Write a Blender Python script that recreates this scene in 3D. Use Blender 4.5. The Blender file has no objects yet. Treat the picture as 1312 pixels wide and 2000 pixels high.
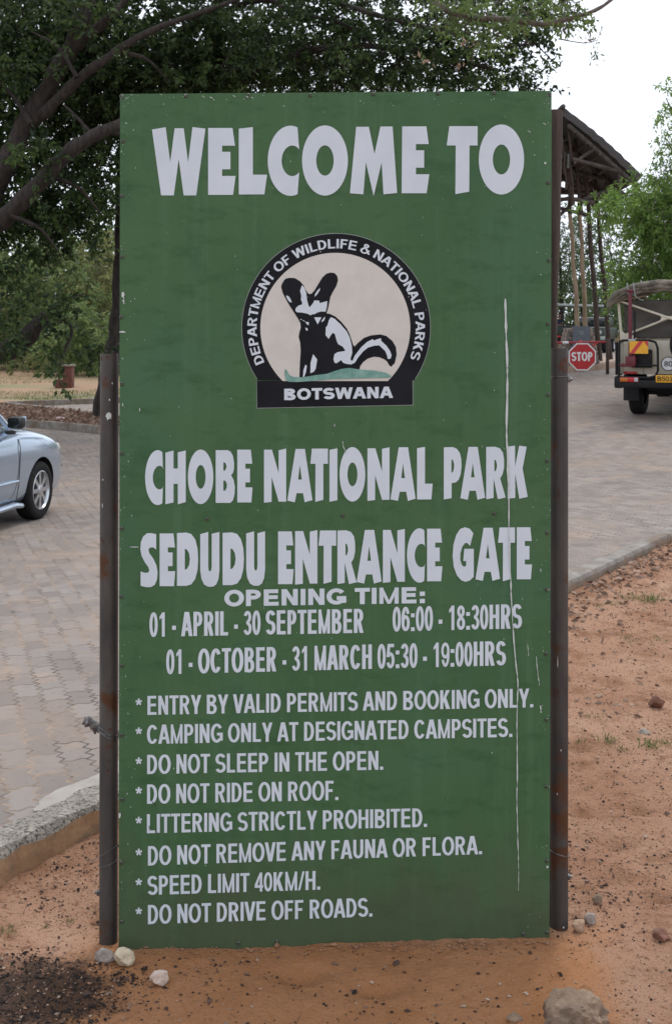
import bpy, bmesh, math, random
import numpy as np
from mathutils import Vector, Matrix
from mathutils.geometry import tessellate_polygon
random.seed(7); RNG = np.random.default_rng(11)
SC = bpy.context.scene; COL = SC.collection
R_ = math.radians
# ------------------------------------------------------------------ camera, sky, sun, exposure
F = 2400.0; CX = 656.0; YH = 660.0; H = 1.71          # focal length in photo pixels, principal column, horizon row, eye height
cam = bpy.data.cameras.new('camera'); camo = bpy.data.objects.new('camera', cam); COL.objects.link(camo); SC.camera = camo
cam.sensor_fit = 'HORIZONTAL'; cam.sensor_width = 36; cam.lens = F / 1312 * 36
cam.shift_y = (YH - 1000) / 1312; cam.clip_start = .05; cam.clip_end = 3000
camo.location = (0, 0, H); camo.rotation_euler = (R_(90), 0, 0)
cam.dof.use_dof = True; cam.dof.focus_distance = 3.5; cam.dof.aperture_fstop = 26
SUN_EL, SUN_AZ = 62, 20                                # degrees; azimuth clockwise from +Y (behind the sign)
W = bpy.data.worlds.new('World'); SC.world = W; W.use_nodes = True
wn = W.node_tree.nodes; wl = W.node_tree.links; bg = wn['Background']
sky = wn.new('ShaderNodeTexSky'); sky.sky_type = 'NISHITA'; sky.sun_disc = False
sky.sun_elevation = R_(SUN_EL); sky.sun_rotation = R_(SUN_AZ); sky.dust_density = 3
hs = wn.new('ShaderNodeHueSaturation'); hs.inputs['Saturation'].default_value = .18
mixw = wn.new('ShaderNodeMix'); mixw.data_type = 'RGBA'; mixw.inputs[0].default_value = .72
mixw.inputs[7].default_value = (9.8, 10.5, 11.9, 1)    # the even cloud layer
wl.new(sky.outputs[0], hs.inputs['Color']); wl.new(hs.outputs[0], mixw.inputs[6])
wl.new(mixw.outputs[2], bg.inputs[0]); bg.inputs[1].default_value = .13
sl = bpy.data.lights.new('sun', 'SUN'); sl.energy = 1.15; sl.angle = R_(14); sl.color = (1, .96, .9)
so = bpy.data.objects.new('sun', sl); COL.objects.link(so)
az, el = R_(SUN_AZ), R_(SUN_EL)
so.rotation_euler = Vector((math.sin(az) * math.cos(el), math.cos(az) * math.cos(el), math.sin(el))).to_track_quat('Z', 'Y').to_euler()
so.location = (3, 8, 20)
vs = SC.view_settings; vs.view_transform = 'Standard'; vs.look = 'None'; vs.gamma = 1; vs.exposure = 0.16
SC.cycles.max_bounces = 6; SC.cycles.transparent_max_bounces = 8

# ------------------------------------------------------------------ helpers
def P(px, py, d):
    return Vector(((px - CX) / F * d, d, H - (py - YH) / F * d))

def tag(o, label=None, cat=None, group=None, kind=None):
    if label: o['label'] = label
    if cat: o['category'] = cat
    if group: o['group'] = group
    if kind: o['kind'] = kind
    return o

def thing(name, label, cat, loc=(0, 0, 0), rz=0, group=None):
    o = bpy.data.objects.new(name, None); COL.objects.link(o); o.empty_display_size = .2
    o.location = loc; o.rotation_euler = (0, 0, rz)
    return tag(o, label, cat, group)

def root_of(o):
    while o.parent: o = o.parent
    return o

def link_mesh(name, me, mat, parent=None, world=False, smooth=True):
    """world=True: the mesh is given in world coordinates and is moved into its (unrotated) thing's space"""
    for m in (mat if isinstance(mat, (list, tuple)) else [mat]):
        if len(me.materials) == 0 or isinstance(mat, (list, tuple)): me.materials.append(m)
    o = bpy.data.objects.new(name, me); COL.objects.link(o)
    if parent:
        if world: me.transform(Matrix.Translation(-Vector(root_of(parent).location)))
        o.parent = parent
    if smooth is not None:
        me.polygons.foreach_set('use_smooth', [bool(smooth)] * len(me.polygons))
    return o

def sharpen(me, ang=35):
    bm = bmesh.new(); bm.from_mesh(me)
    for e in bm.edges:
        if len(e.link_faces) == 2 and e.calc_face_angle(0) > R_(ang): e.smooth = False
    bm.to_mesh(me); bm.free()

class MB:
    def __init__(s): s.v = []; s.f = []; s.m = []
    def add(s, vs_, fs, m=0):
        n = len(s.v); s.v += [tuple(v) for v in vs_]; s.f += [tuple(i + n for i in f) for f in fs]; s.m += [m] * len(fs); return s
    def box(s, c, d, rot=None, m=0, bev=0.0):
        bm = bmesh.new(); bmesh.ops.create_cube(bm, size=1)
        bmesh.ops.scale(bm, vec=d, verts=bm.verts)
        if bev > 0: bmesh.ops.bevel(bm, geom=bm.edges[:], offset=min(bev, min(d) * .45), segments=2, affect='EDGES', profile=.5)
        M = Matrix.Translation(c) @ (rot.to_4x4() if rot is not None else Matrix.Identity(4))
        bm.transform(M); bm.verts.index_update()
        s.add([v.co[:] for v in bm.verts], [[v.index for v in f.verts] for f in bm.faces], m); bm.free(); return s
    def tube(s, pts, rad, n=8, m=0, caps=True):
        pts = [Vector(p) for p in pts]; k = len(pts)
        if not hasattr(rad, '__len__'): rad = [rad] * k
        vs_ = []; fs = []; up = None
        for i, p in enumerate(pts):
            t = (pts[min(i + 1, k - 1)] - pts[max(i - 1, 0)])
            t = t.normalized() if t.length > 1e-9 else Vector((0, 0, 1))
            if up is None: up = t.orthogonal().normalized()
            a = (up - t * up.dot(t)); a = a.normalized() if a.length > 1e-6 else t.orthogonal().normalized(); up = a
            b = t.cross(a)
            for j in range(n):
                q = 2 * math.pi * j / n; vs_.append(p + (a * math.cos(q) + b * math.sin(q)) * rad[i])
        for i in range(k - 1):
            for j in range(n):
                fs.append((i * n + j, i * n + (j + 1) % n, (i + 1) * n + (j + 1) % n, (i + 1) * n + j))
        if caps:
            fs.append(tuple(range(n - 1, -1, -1))); fs.append(tuple((k - 1) * n + j for j in range(n)))
        return s.add(vs_, fs, m)
    def lathe(s, prof, n=24, M=None, m=0):
        """prof: list of (r, z) revolved about z"""
        vs_ = []; fs = []
        for (r, z) in prof:
            for j in range(n):
                q = 2 * math.pi * j / n; v = Vector((r * math.cos(q), r * math.sin(q), z)); vs_.append(M @ v if M else v)
        for i in range(len(prof) - 1):
            for j in range(n):
                fs.append((i * n + j, i * n + (j + 1) % n, (i + 1) * n + (j + 1) % n, (i + 1) * n + j))
        return s.add(vs_, fs, m)
    def prism(s, poly3, vec, m=0):
        n = len(poly3); vec = Vector(vec); a = [Vector(p) for p in poly3]; b = [p + vec for p in a]
        tr = tessellate_polygon([a])
        fs = [tuple(t) for t in tr] + [tuple(i + n for i in reversed(t)) for t in tr] + [(i, (i + 1) % n, n + (i + 1) % n, n + i) for i in range(n)]
        return s.add(a + b, fs, m)
    def build(s, name, mat, parent=None, world=False, smooth=True, ang=35, fix=True):
        me = bpy.data.meshes.new(name); me.from_pydata(s.v, [], s.f); me.update()
        if any(s.m): me.polygons.foreach_set('material_index', s.m)
        if fix:
            bm = bmesh.new(); bm.from_mesh(me); bmesh.ops.recalc_face_normals(bm, faces=bm.faces); bm.to_mesh(me); bm.free()
        if smooth: sharpen(me, ang)
        return link_mesh(name, me, mat, parent, world, smooth)

def bake(o):
    dg = bpy.context.evaluated_depsgraph_get(); dg.update()
    me = bpy.data.meshes.new_from_object(o.evaluated_get(dg)); o.modifiers.clear(); o.data = me; return o

def crom(pts, n=6):
    """Catmull-Rom through tuples of any length"""
    A = [np.array(p, float) for p in pts]; A = [2 * A[0] - A[1]] + A + [2 * A[-1] - A[-2]]; out = []
    for i in range(1, len(A) - 2):
        for k in range(n):
            t = k / n
            out.append(.5 * ((2 * A[i]) + (A[i + 1] - A[i - 1]) * t + (2 * A[i - 1] - 5 * A[i] + 4 * A[i + 1] - A[i + 2]) * t * t + (3 * A[i] - A[i - 1] - 3 * A[i + 1] + A[i + 2]) * t ** 3))
    out.append(A[-2]); return out

# value noise, vectorised
_perm = RNG.random((256, 256))
def vnoise(x, y):
    xi = np.floor(x).astype(int); yi = np.floor(y).astype(int); fx = x - xi; fy = y - yi
    fx = fx * fx * (3 - 2 * fx); fy = fy * fy * (3 - 2 * fy)
    g = lambda a, b: _perm[a % 256, b % 256]
    return (g(xi, yi) * (1 - fx) + g(xi + 1, yi) * fx) * (1 - fy) + (g(xi, yi + 1) * (1 - fx) + g(xi + 1, yi + 1) * fx) * fy
def fbm(x, y, o=4):
    s = 0; a = .5
    for _ in range(o): s = s + a * (vnoise(x, y) - .5); x = x * 2.03 + 17; y = y * 2.03 + 5; a *= .5
    return s

# ------------------------------------------------------------------ materials
def nodes_of(m): return m.node_tree.nodes, m.node_tree.links
def pm(name, c1, c2=None, scale=6, rough=.6, bump=0, metal=0, spec=.5, detail=6, stretch=(1, 1, 1), lo=.35, hi=.65, c3=None, s3=2, t3=(.55, .6), bscale=None, coat=0):
    """procedural paint/stone/wood: noise between c1 and c2, optional third colour in patches, bump"""
    m = bpy.data.materials.new(name); m.use_nodes = True; n, l = nodes_of(m); b = n['Principled BSDF']
    b.inputs['Roughness'].default_value = rough; b.inputs['Metallic'].default_value = metal
    b.inputs['Specular IOR Level'].default_value = spec; b.inputs['Coat Weight'].default_value = coat
    b.inputs['Base Color'].default_value = (*c1, 1)
    tc = n.new('ShaderNodeTexCoord'); mp = n.new('ShaderNodeMapping'); mp.inputs['Scale'].default_value = stretch
    l.new(tc.outputs['Object'], mp.inputs[0])
    out = None
    if c2:
        nz = n.new('ShaderNodeTexNoise'); nz.inputs['Scale'].default_value = scale; nz.inputs['Detail'].default_value = detail; nz.inputs['Roughness'].default_value = .6
        l.new(mp.outputs[0], nz.inputs[0]); cr = n.new('ShaderNodeValToRGB')
        cr.color_ramp.elements[0].position = lo; cr.color_ramp.elements[1].position = hi
        cr.color_ramp.elements[0].color = (*c1, 1); cr.color_ramp.elements[1].color = (*c2, 1)
        l.new(nz.outputs[0], cr.inputs[0]); out = cr.outputs[0]
    if c3:
        n3 = n.new('ShaderNodeTexNoise'); n3.inputs['Scale'].default_value = s3; n3.inputs['Detail'].default_value = 8; n3.inputs['Roughness'].default_value = .65
        l.new(tc.outputs['Object'], n3.inputs[0]); mr = n.new('ShaderNodeMapRange'); mr.inputs[1].default_value, mr.inputs[2].default_value = t3
        l.new(n3.outputs[0], mr.inputs[0]); mx = n.new('ShaderNodeMix'); mx.data_type = 'RGBA'
        l.new(mr.outputs[0], mx.inputs[0]); mx.inputs[6].default_value = (*c1, 1); mx.inputs[7].default_value = (*c3, 1)
        if out: l.new(out, mx.inputs[6])
        out = mx.outputs[2]
    if out: l.new(out, b.inputs['Base Color'])
    if bump:
        nb = n.new('ShaderNodeTexNoise'); nb.inputs['Scale'].default_value = bscale or scale * 4; nb.inputs['Detail'].default_value = 6
        l.new(mp.outputs[0], nb.inputs[0]); bp = n.new('ShaderNodeBump'); bp.inputs['Strength'].default_value = bump; bp.inputs['Distance'].default_value = .01
        l.new(nb.outputs[0], bp.inputs['Height']); l.new(bp.outputs[0], b.inputs['Normal'])
    return m

def leafmat(name, dark, light, trans=.35, rough=.5):
    m = bpy.data.materials.new(name); m.use_nodes = True; n, l = nodes_of(m); b = n['Principled BSDF']
    at = n.new('ShaderNodeAttribute'); at.attribute_name = 'tint'; cr = n.new('ShaderNodeValToRGB')
    cr.color_ramp.elements[0].color = (*dark, 1); cr.color_ramp.elements[1].color = (*light, 1)
    l.new(at.outputs['Fac'], cr.inputs[0]); l.new(cr.outputs[0], b.inputs['Base Color']); b.inputs['Roughness'].default_value = rough
    b.inputs['Specular IOR Level'].default_value = .35
    tr = n.new('ShaderNodeBsdfTranslucent'); hsv = n.new('ShaderNodeHueSaturation'); hsv.inputs['Value'].default_value = 1.5; hsv.inputs['Hue'].default_value = .485
    l.new(cr.outputs[0], hsv.inputs['Color']); l.new(hsv.outputs[0], tr.inputs[0])
    mx = n.new('ShaderNodeMixShader'); mx.inputs[0].default_value = trans
    l.new(b.outputs[0], mx.inputs[1]); l.new(tr.outputs[0], mx.inputs[2]); l.new(mx.outputs[0], n['Material Output'].inputs[0])
    return m

M = {}
def board_mat():
    m = bpy.data.materials.new('green_board_paint'); m.use_nodes = True; n, l = nodes_of(m); b = n['Principled BSDF']; b.inputs['Specular IOR Level'].default_value = .2
    tc = n.new('ShaderNodeTexCoord')
    def noise(sc, d=6, r=.6, st=(1, 1, 1), rot=0):
        mp = n.new('ShaderNodeMapping'); mp.inputs['Scale'].default_value = st; mp.inputs['Rotation'].default_value = (0, rot, 0); l.new(tc.outputs['Object'], mp.inputs[0])
        z = n.new('ShaderNodeTexNoise'); z.inputs['Scale'].default_value = sc; z.inputs['Detail'].default_value = d; z.inputs['Roughness'].default_value = r; l.new(mp.outputs[0], z.inputs[0]); return z.outputs[0]
    def mr(src, a, bb, o0=0.0, o1=1.0):
        x = n.new('ShaderNodeMapRange'); x.inputs[1].default_value = a; x.inputs[2].default_value = bb; x.inputs[3].default_value = o0; x.inputs[4].default_value = o1; l.new(src, x.inputs[0]); return x.outputs[0]
    def mix(f, a, c):
        x = n.new('ShaderNodeMix'); x.data_type = 'RGBA'; l.new(f, x.inputs[0])
        for k, q in ((6, a), (7, c)):
            if isinstance(q, tuple): x.inputs[k].default_value = (*q, 1)
            else: l.new(q, x.inputs[k])
        return x.outputs[2]
    col = mix(mr(noise(2.2, 8), .38, .64), (.053, .120, .050), (.066, .136, .060))
    col = mix(mr(noise(1.3, 4), .52, .68, 0, .8), col, (.055, .135, .075))                      # faded bluish areas
    col = mix(mr(noise(1.0, 5, .6, (38, 38, 1.1)), .52, .72, 0, .45), col, (.085, .165, .085))   # rain streaks
    col = mix(mr(noise(7, 7, .7, (1, 1, 2.6), .7), .52, .68, 0, .75), col, (.036, .092, .036))   # wiped smudges
    col = mix(mr(noise(6, 7, .7, (2.4, 2.4, 1), -.5), .55, .70, 0, .6), col, (.040, .098, .046))
    col = mix(mr(noise(140, 3), .60, .74, 0, .35), col, (.10, .17, .10))                         # chalking
    col = mix(mr(noise(55, 4, .7), .66, .72, 0, .5), col, (.045, .07, .035))                     # dirt spots
    sx = n.new('ShaderNodeSeparateXYZ'); l.new(tc.outputs['Object'], sx.inputs[0])                # light falling off towards the foot put into the colour, with splashed dirt
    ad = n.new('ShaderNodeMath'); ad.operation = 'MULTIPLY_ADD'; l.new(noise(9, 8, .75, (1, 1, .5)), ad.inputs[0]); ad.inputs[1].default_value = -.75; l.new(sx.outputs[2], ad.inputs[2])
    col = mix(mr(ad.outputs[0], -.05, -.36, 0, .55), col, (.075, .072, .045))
    l.new(col, b.inputs['Base Color']); l.new(mr(noise(5, 6), .3, .7, .5, .68), b.inputs['Roughness'])
    bp = n.new('ShaderNodeBump'); bp.inputs['Strength'].default_value = .05; bp.inputs['Distance'].default_value = .02; l.new(noise(3, 3), bp.inputs['Height']); l.new(bp.outputs[0], b.inputs['Normal'])
    return m
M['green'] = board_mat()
M['white'] = pm('white_vinyl', (.565, .62, .665), (.615, .67, .715), 9, .6, spec=.15)
M['whitepaint'] = pm('white_scratch', (.44, .48, .45), (.62, .64, .62), 60, .7, c3=(.20, .28, .20), s3=60, t3=(.56, .70))
M['black'] = pm('black_vinyl', (.008, .009, .012), (.014, .015, .018), 8, .55, spec=.12)
M['cream'] = pm('cream_vinyl', (.55, .52, .47), (.61, .58, .525), 14, .5, c3=(.50, .47, .40), s3=6, t3=(.55, .78))
M['teal'] = pm('teal_vinyl', (.09, .25, .20), (.22, .38, .32), 30, .5)
M['steel'] = pm('weathered_steel', (.042, .039, .036), (.098, .088, .077), 9, .6, .2, metal=.2, stretch=(1, 1, .3), c3=(.085, .036, .017), s3=7, t3=(.54, .63), spec=.3)
M['rustedge'] = pm('rust', (.05, .02, .012), (.10, .04, .02), 40, .8, .3)
M['oldwood'] = pm('old_wood', (.035, .024, .019), (.085, .06, .047), 14, .85, .5, stretch=(4, 4, .4), bscale=40)
M['drywood'] = pm('grey_driftwood', (.10, .09, .085), (.28, .26, .25), 30, .85, .6, stretch=(.4, 3, 3))
M['wire'] = pm('galvanised_wire', (.10, .10, .10), (.2, .19, .18), 60, .45, metal=.8)
M['screw'] = pm('screw_metal', (.035, .05, .035), (.16, .16, .13), 300, .45, metal=.6)
M['concrete'] = pm('kerb_concrete', (.17, .15, .128), (.29, .262, .23), 7, .9, .6, c3=(.16, .115, .08), s3=3, t3=(.46, .6), bscale=60)
M['dirtykerb'] = pm('worn_kerb', (.20, .175, .145), (.33, .295, .245), 14, .9, .9, c3=(.075, .066, .060), s3=85, t3=(.49, .60), bscale=90)
M['concreteface'] = pm('grimy_kerb_face', (.12, .095, .072), (.21, .175, .14), 7, .95, .6, c3=(.20, .125, .075), s3=3, t3=(.44, .6), bscale=60)
M['kerbface'] = pm('soil_stained_kerb', (.23, .12, .055), (.32, .19, .10), 8, .95, .5, c3=(.16, .10, .06), s3=5, t3=(.5, .65))
M['bark'] = pm('dark_bark', (.016, .012, .0095), (.048, .037, .030), 9, .9, .9, stretch=(1.6, 1.6, .5), bscale=26)
M['palebark'] = pm('pale_bark', (.07, .055, .042), (.16, .13, .105), 9, .9, .8, stretch=(1.6, 1.6, .5), bscale=26)
M['leafA'] = leafmat('dark_leaf', (.013, .029, .010), (.085, .135, .036), .36)
M['leafA2'] = leafmat('fresh_leaf', (.06, .11, .03), (.15, .21, .055), .4)
M['leafC'] = leafmat('feathery_leaf', (.085, .165, .035), (.20, .32, .075), .45)
M['leafD'] = leafmat('distant_leaf', (.045, .08, .034), (.115, .165, .065), .45)
M['leafM'] = leafmat('bush_leaf', (.075, .125, .042), (.19, .25, .09), .5)
M['leafL'] = leafmat('olive_leaf', (.085, .105, .038), (.23, .24, .095), .5)
M['litter'] = leafmat('dry_leaf', (.10, .058, .038), (.36, .25, .18), .1, .8)
M['grass'] = leafmat('grass_blade', (.075, .10, .032), (.19, .205, .08), .3)
M['drygrass'] = leafmat('dry_grass', (.20, .15, .085), (.42, .34, .21), .3)
M['bits'] = leafmat('seed_debris', (.012, .009, .008), (.10, .06, .045), 0, .9)
M['pebble'] = leafmat('pebble', (.12, .075, .05), (.42, .31, .23), 0, .85)
M['rubber'] = pm('tyre_rubber', (.008, .008, .009), (.015, .0145, .014), 20, .8, .2, spec=.25)
M['silver'] = pm('silver_paint', (.40, .49, .60), (.43, .52, .63), 3, .22, metal=.72, coat=.8)
M['alloy'] = pm('alloy_rim', (.50, .51, .53), (.58, .59, .61), 8, .28, metal=.85)
M['darkplastic'] = pm('dark_plastic', (.012, .012, .013), (.02, .02, .02), 30, .5)
M['glass'] = pm('dark_glass', (.012, .016, .016), None, rough=.05, spec=.6)
M['lens'] = pm('headlamp_lens', (.45, .46, .44), (.6, .6, .56), 12, .1, spec=.7)
M['beige'] = pm('beige_paint', (.42, .38, .29), (.48, .44, .34), 4, .42, coat=.2, c3=(.33, .27, .18), s3=3, t3=(.58, .75))
M['creamtube'] = pm('cream_tube', (.52, .47, .36), (.58, .53, .42), 6, .45)
M['canvas'] = pm('khaki_canvas', (.085, .072, .055), (.185, .16, .122), 6, .95, .6, bscale=40)
M['canvasback'] = pm('brown_canvas', (.062, .055, .046), (.085, .076, .064), 5, .9, .3)
M['blackmetal'] = pm('black_metal', (.008, .008, .009), (.015, .015, .015), 12, .6, spec=.25)
M['red'] = pm('red_paint', (.42, .022, .026), (.50, .035, .04), 8, .42)
M['boomred'] = pm('faded_red', (.26, .018, .022), (.33, .03, .035), 9, .55)
M['darkred'] = pm('dark_red_paint', (.085, .008, .014), (.13, .012, .018), 14, .5)
M['yellow'] = pm('yellow_reflector', (.62, .29, .012), (.70, .36, .02), 12, .4)
M['amber'] = pm('amber_lens', (.42, .12, .01), None, rough=.2)
M['redlens'] = pm('red_lens', (.42, .012, .015), None, rough=.2)
M['clearlens'] = pm('clear_lens', (.38, .38, .38), None, rough=.2)
M['signwhite'] = pm('sign_white', (.72, .72, .72), (.78, .78, .78), 12, .4)
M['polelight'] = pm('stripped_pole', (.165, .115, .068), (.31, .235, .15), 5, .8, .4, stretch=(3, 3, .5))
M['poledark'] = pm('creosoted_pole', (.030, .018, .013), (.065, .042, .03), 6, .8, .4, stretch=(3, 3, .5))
M['rafter'] = pm('weathered_rafter', (.045, .036, .030), (.11, .092, .078), 6, .85, .4, stretch=(3, 3, .5))
M['thatch'] = pm('old_thatch', (.055, .05, .048), (.13, .12, .115), 30, .95, 1.0, stretch=(4, .6, 4), bscale=60)
M['stonework'] = pm('rubble_stone', (.16, .11, .085), (.30, .23, .18), 7, .9, .9, c3=(.10, .085, .075), s3=5, t3=(.5, .58), bscale=18)
M['plaque'] = pm('grey_plaque', (.085, .095, .115), (.12, .13, .15), 6, .5)
M['brickpost'] = pm('red_brown_brick', (.10, .035, .025), (.16, .062, .045), 8, .9, .5)
M['skin'] = pm('skin', (.28, .16, .11), (.34, .2, .14), 12, .55)
M['shirtblue'] = pm('navy_cloth', (.015, .022, .05), (.03, .04, .08), 12, .9)
M['shirtwhite'] = pm('white_cloth', (.5, .5, .5), (.6, .6, .6), 12, .9)
M['hair'] = pm('dark_hair', (.01, .008, .007), (.02, .016, .012), 40, .6)
M['darkgreen'] = pm('dark_green_paint', (.018, .03, .02), (.03, .045, .03), 5, .45)
M['roofgrey'] = pm('grey_canopy', (.24, .27, .25), (.33, .36, .34), 5, .8)
M['rock'] = pm('grey_brown_rock', (.13, .088, .060), (.28, .195, .130), 9, .9, 1.0, c3=(.36, .24, .15), s3=7, t3=(.5, .66), bscale=40)
M['palestone'] = pm('pale_stone', (.42, .33, .21), (.62, .52, .38), 25, .85, .8, bscale=60)
M['sandstone'] = pm('sandy_stone', (.30, .19, .12), (.42, .29, .20), 25, .9, .8, bscale=60)
M['pinkstone'] = pm('pinkish_stone', (.46, .34, .27), (.60, .49, .41), 25, .85, .8, bscale=60)
M['greystone'] = pm('grey_stone', (.24, .20, .17), (.36, .31, .265), 25, .85, .8, bscale=60)
M['redstone'] = pm('red_brown_stone', (.12, .05, .03), (.24, .11, .07), 25, .85, .8, bscale=60)

def soil_mat():
    m = bpy.data.materials.new('orange_sand'); m.use_nodes = True; n, l = nodes_of(m); b = n['Principled BSDF']
    b.inputs['Roughness'].default_value = .95; b.inputs['Specular IOR Level'].default_value = .15
    tc = n.new('ShaderNodeTexCoord')
    def noise(s, d=6, r=.6):
        z = n.new('ShaderNodeTexNoise'); z.inputs['Scale'].default_value = s; z.inputs['Detail'].default_value = d; z.inputs['Roughness'].default_value = r
        l.new(tc.outputs['Object'], z.inputs[0]); return z
    def ramp(src, a, bb, c1, c2):
        c = n.new('ShaderNodeValToRGB'); e = c.color_ramp.elements; e[0].position, e[1].position = a, bb; e[0].color = (*c1, 1); e[1].color = (*c2, 1); l.new(src, c.inputs[0]); return c
    def mix(f, a, c, mode='MIX'):
        x = n.new('ShaderNodeMix'); x.data_type = 'RGBA'; x.blend_type = mode
        if isinstance(f, float): x.inputs[0].default_value = f
        else: l.new(f, x.inputs[0])
        l.new(a, x.inputs[6])
        if isinstance(c, tuple): x.inputs[7].default_value = (*c, 1)
        else: l.new(c, x.inputs[7])
        return x.outputs[2]
    def mr(src, a, bb):
        x = n.new('ShaderNodeMapRange'); x.inputs[1].default_value = a; x.inputs[2].default_value = bb; l.new(src, x.inputs[0]); return x.outputs[0]
    col = ramp(noise(1.6).outputs[0], .35, .66, (.33, .174, .105), (.43, .257, .168)).outputs[0]
    col = mix(mr(noise(4.5, 8, .7).outputs[0], .49, .66), col, (.225, .108, .056))
    col = mix(mr(noise(45, 4).outputs[0], .55, .68), col, (.20, .10, .06))
    col = mix(mr(noise(150, 3).outputs[0], .575, .69), col, (.10, .055, .035))
    col = mix(mr(noise(220, 2).outputs[0], .66, .72), col, (.55, .40, .29))
    # orange-brown earth in a ragged band along the foot of the sign
    sx = n.new('ShaderNodeSeparateXYZ'); l.new(tc.outputs['Object'], sx.inputs[0])
    def mth(op, a, bv):
        x = n.new('ShaderNodeMath'); x.operation = op
        for i, q in enumerate((a, bv)):
            if isinstance(q, (int, float)): x.inputs[i].default_value = q
            else: l.new(q, x.inputs[i])
        return x.outputs[0]
    nn = noise(3.5).outputs[0]
    dx = mth('ABSOLUTE', sx.outputs[0], 0); ex = mth('SUBTRACT', .78, dx)
    dy = mth('ABSOLUTE', mth('SUBTRACT', sx.outputs[1], 3.2), 0); ey = mth('SUBTRACT', .42, dy)
    e = mth('ADD', mth('MINIMUM', ex, ey), mth('MULTIPLY', mth('SUBTRACT', nn, .5), .5))
    ruddy = mr(e, -.02, .14)
    col = mix(mth('MULTIPLY', ruddy, .70), col, (.40, .175, .068))
    # the dark patch of fallen seeds, lower left
    qx = mth('MULTIPLY', mth('SUBTRACT', sx.outputs[0], -.79), .75); qy = mth('SUBTRACT', sx.outputs[1], 3.24)
    rr = mth('SQRT', mth('ADD', mth('MULTIPLY', qx, qx), mth('MULTIPLY', qy, qy)), 0)
    e2 = mth('ADD', rr, mth('MULTIPLY', mth('SUBTRACT', noise(14, 8, .75).outputs[0], .5), .36))
    col = mix(mth('MULTIPLY', mr(e2, .21, .12), .85), col, (.028, .020, .016))
    l.new(col, b.inputs['Base Color'])
    nb = noise(70, 8, .7); bp = n.new('ShaderNodeBump'); bp.inputs['Strength'].default_value = .9; bp.inputs['Distance'].default_value = .016
    l.new(nb.outputs[0], bp.inputs['Height']); l.new(bp.outputs[0], b.inputs['Normal'])
    return m
M['soil'] = soil_mat()

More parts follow.
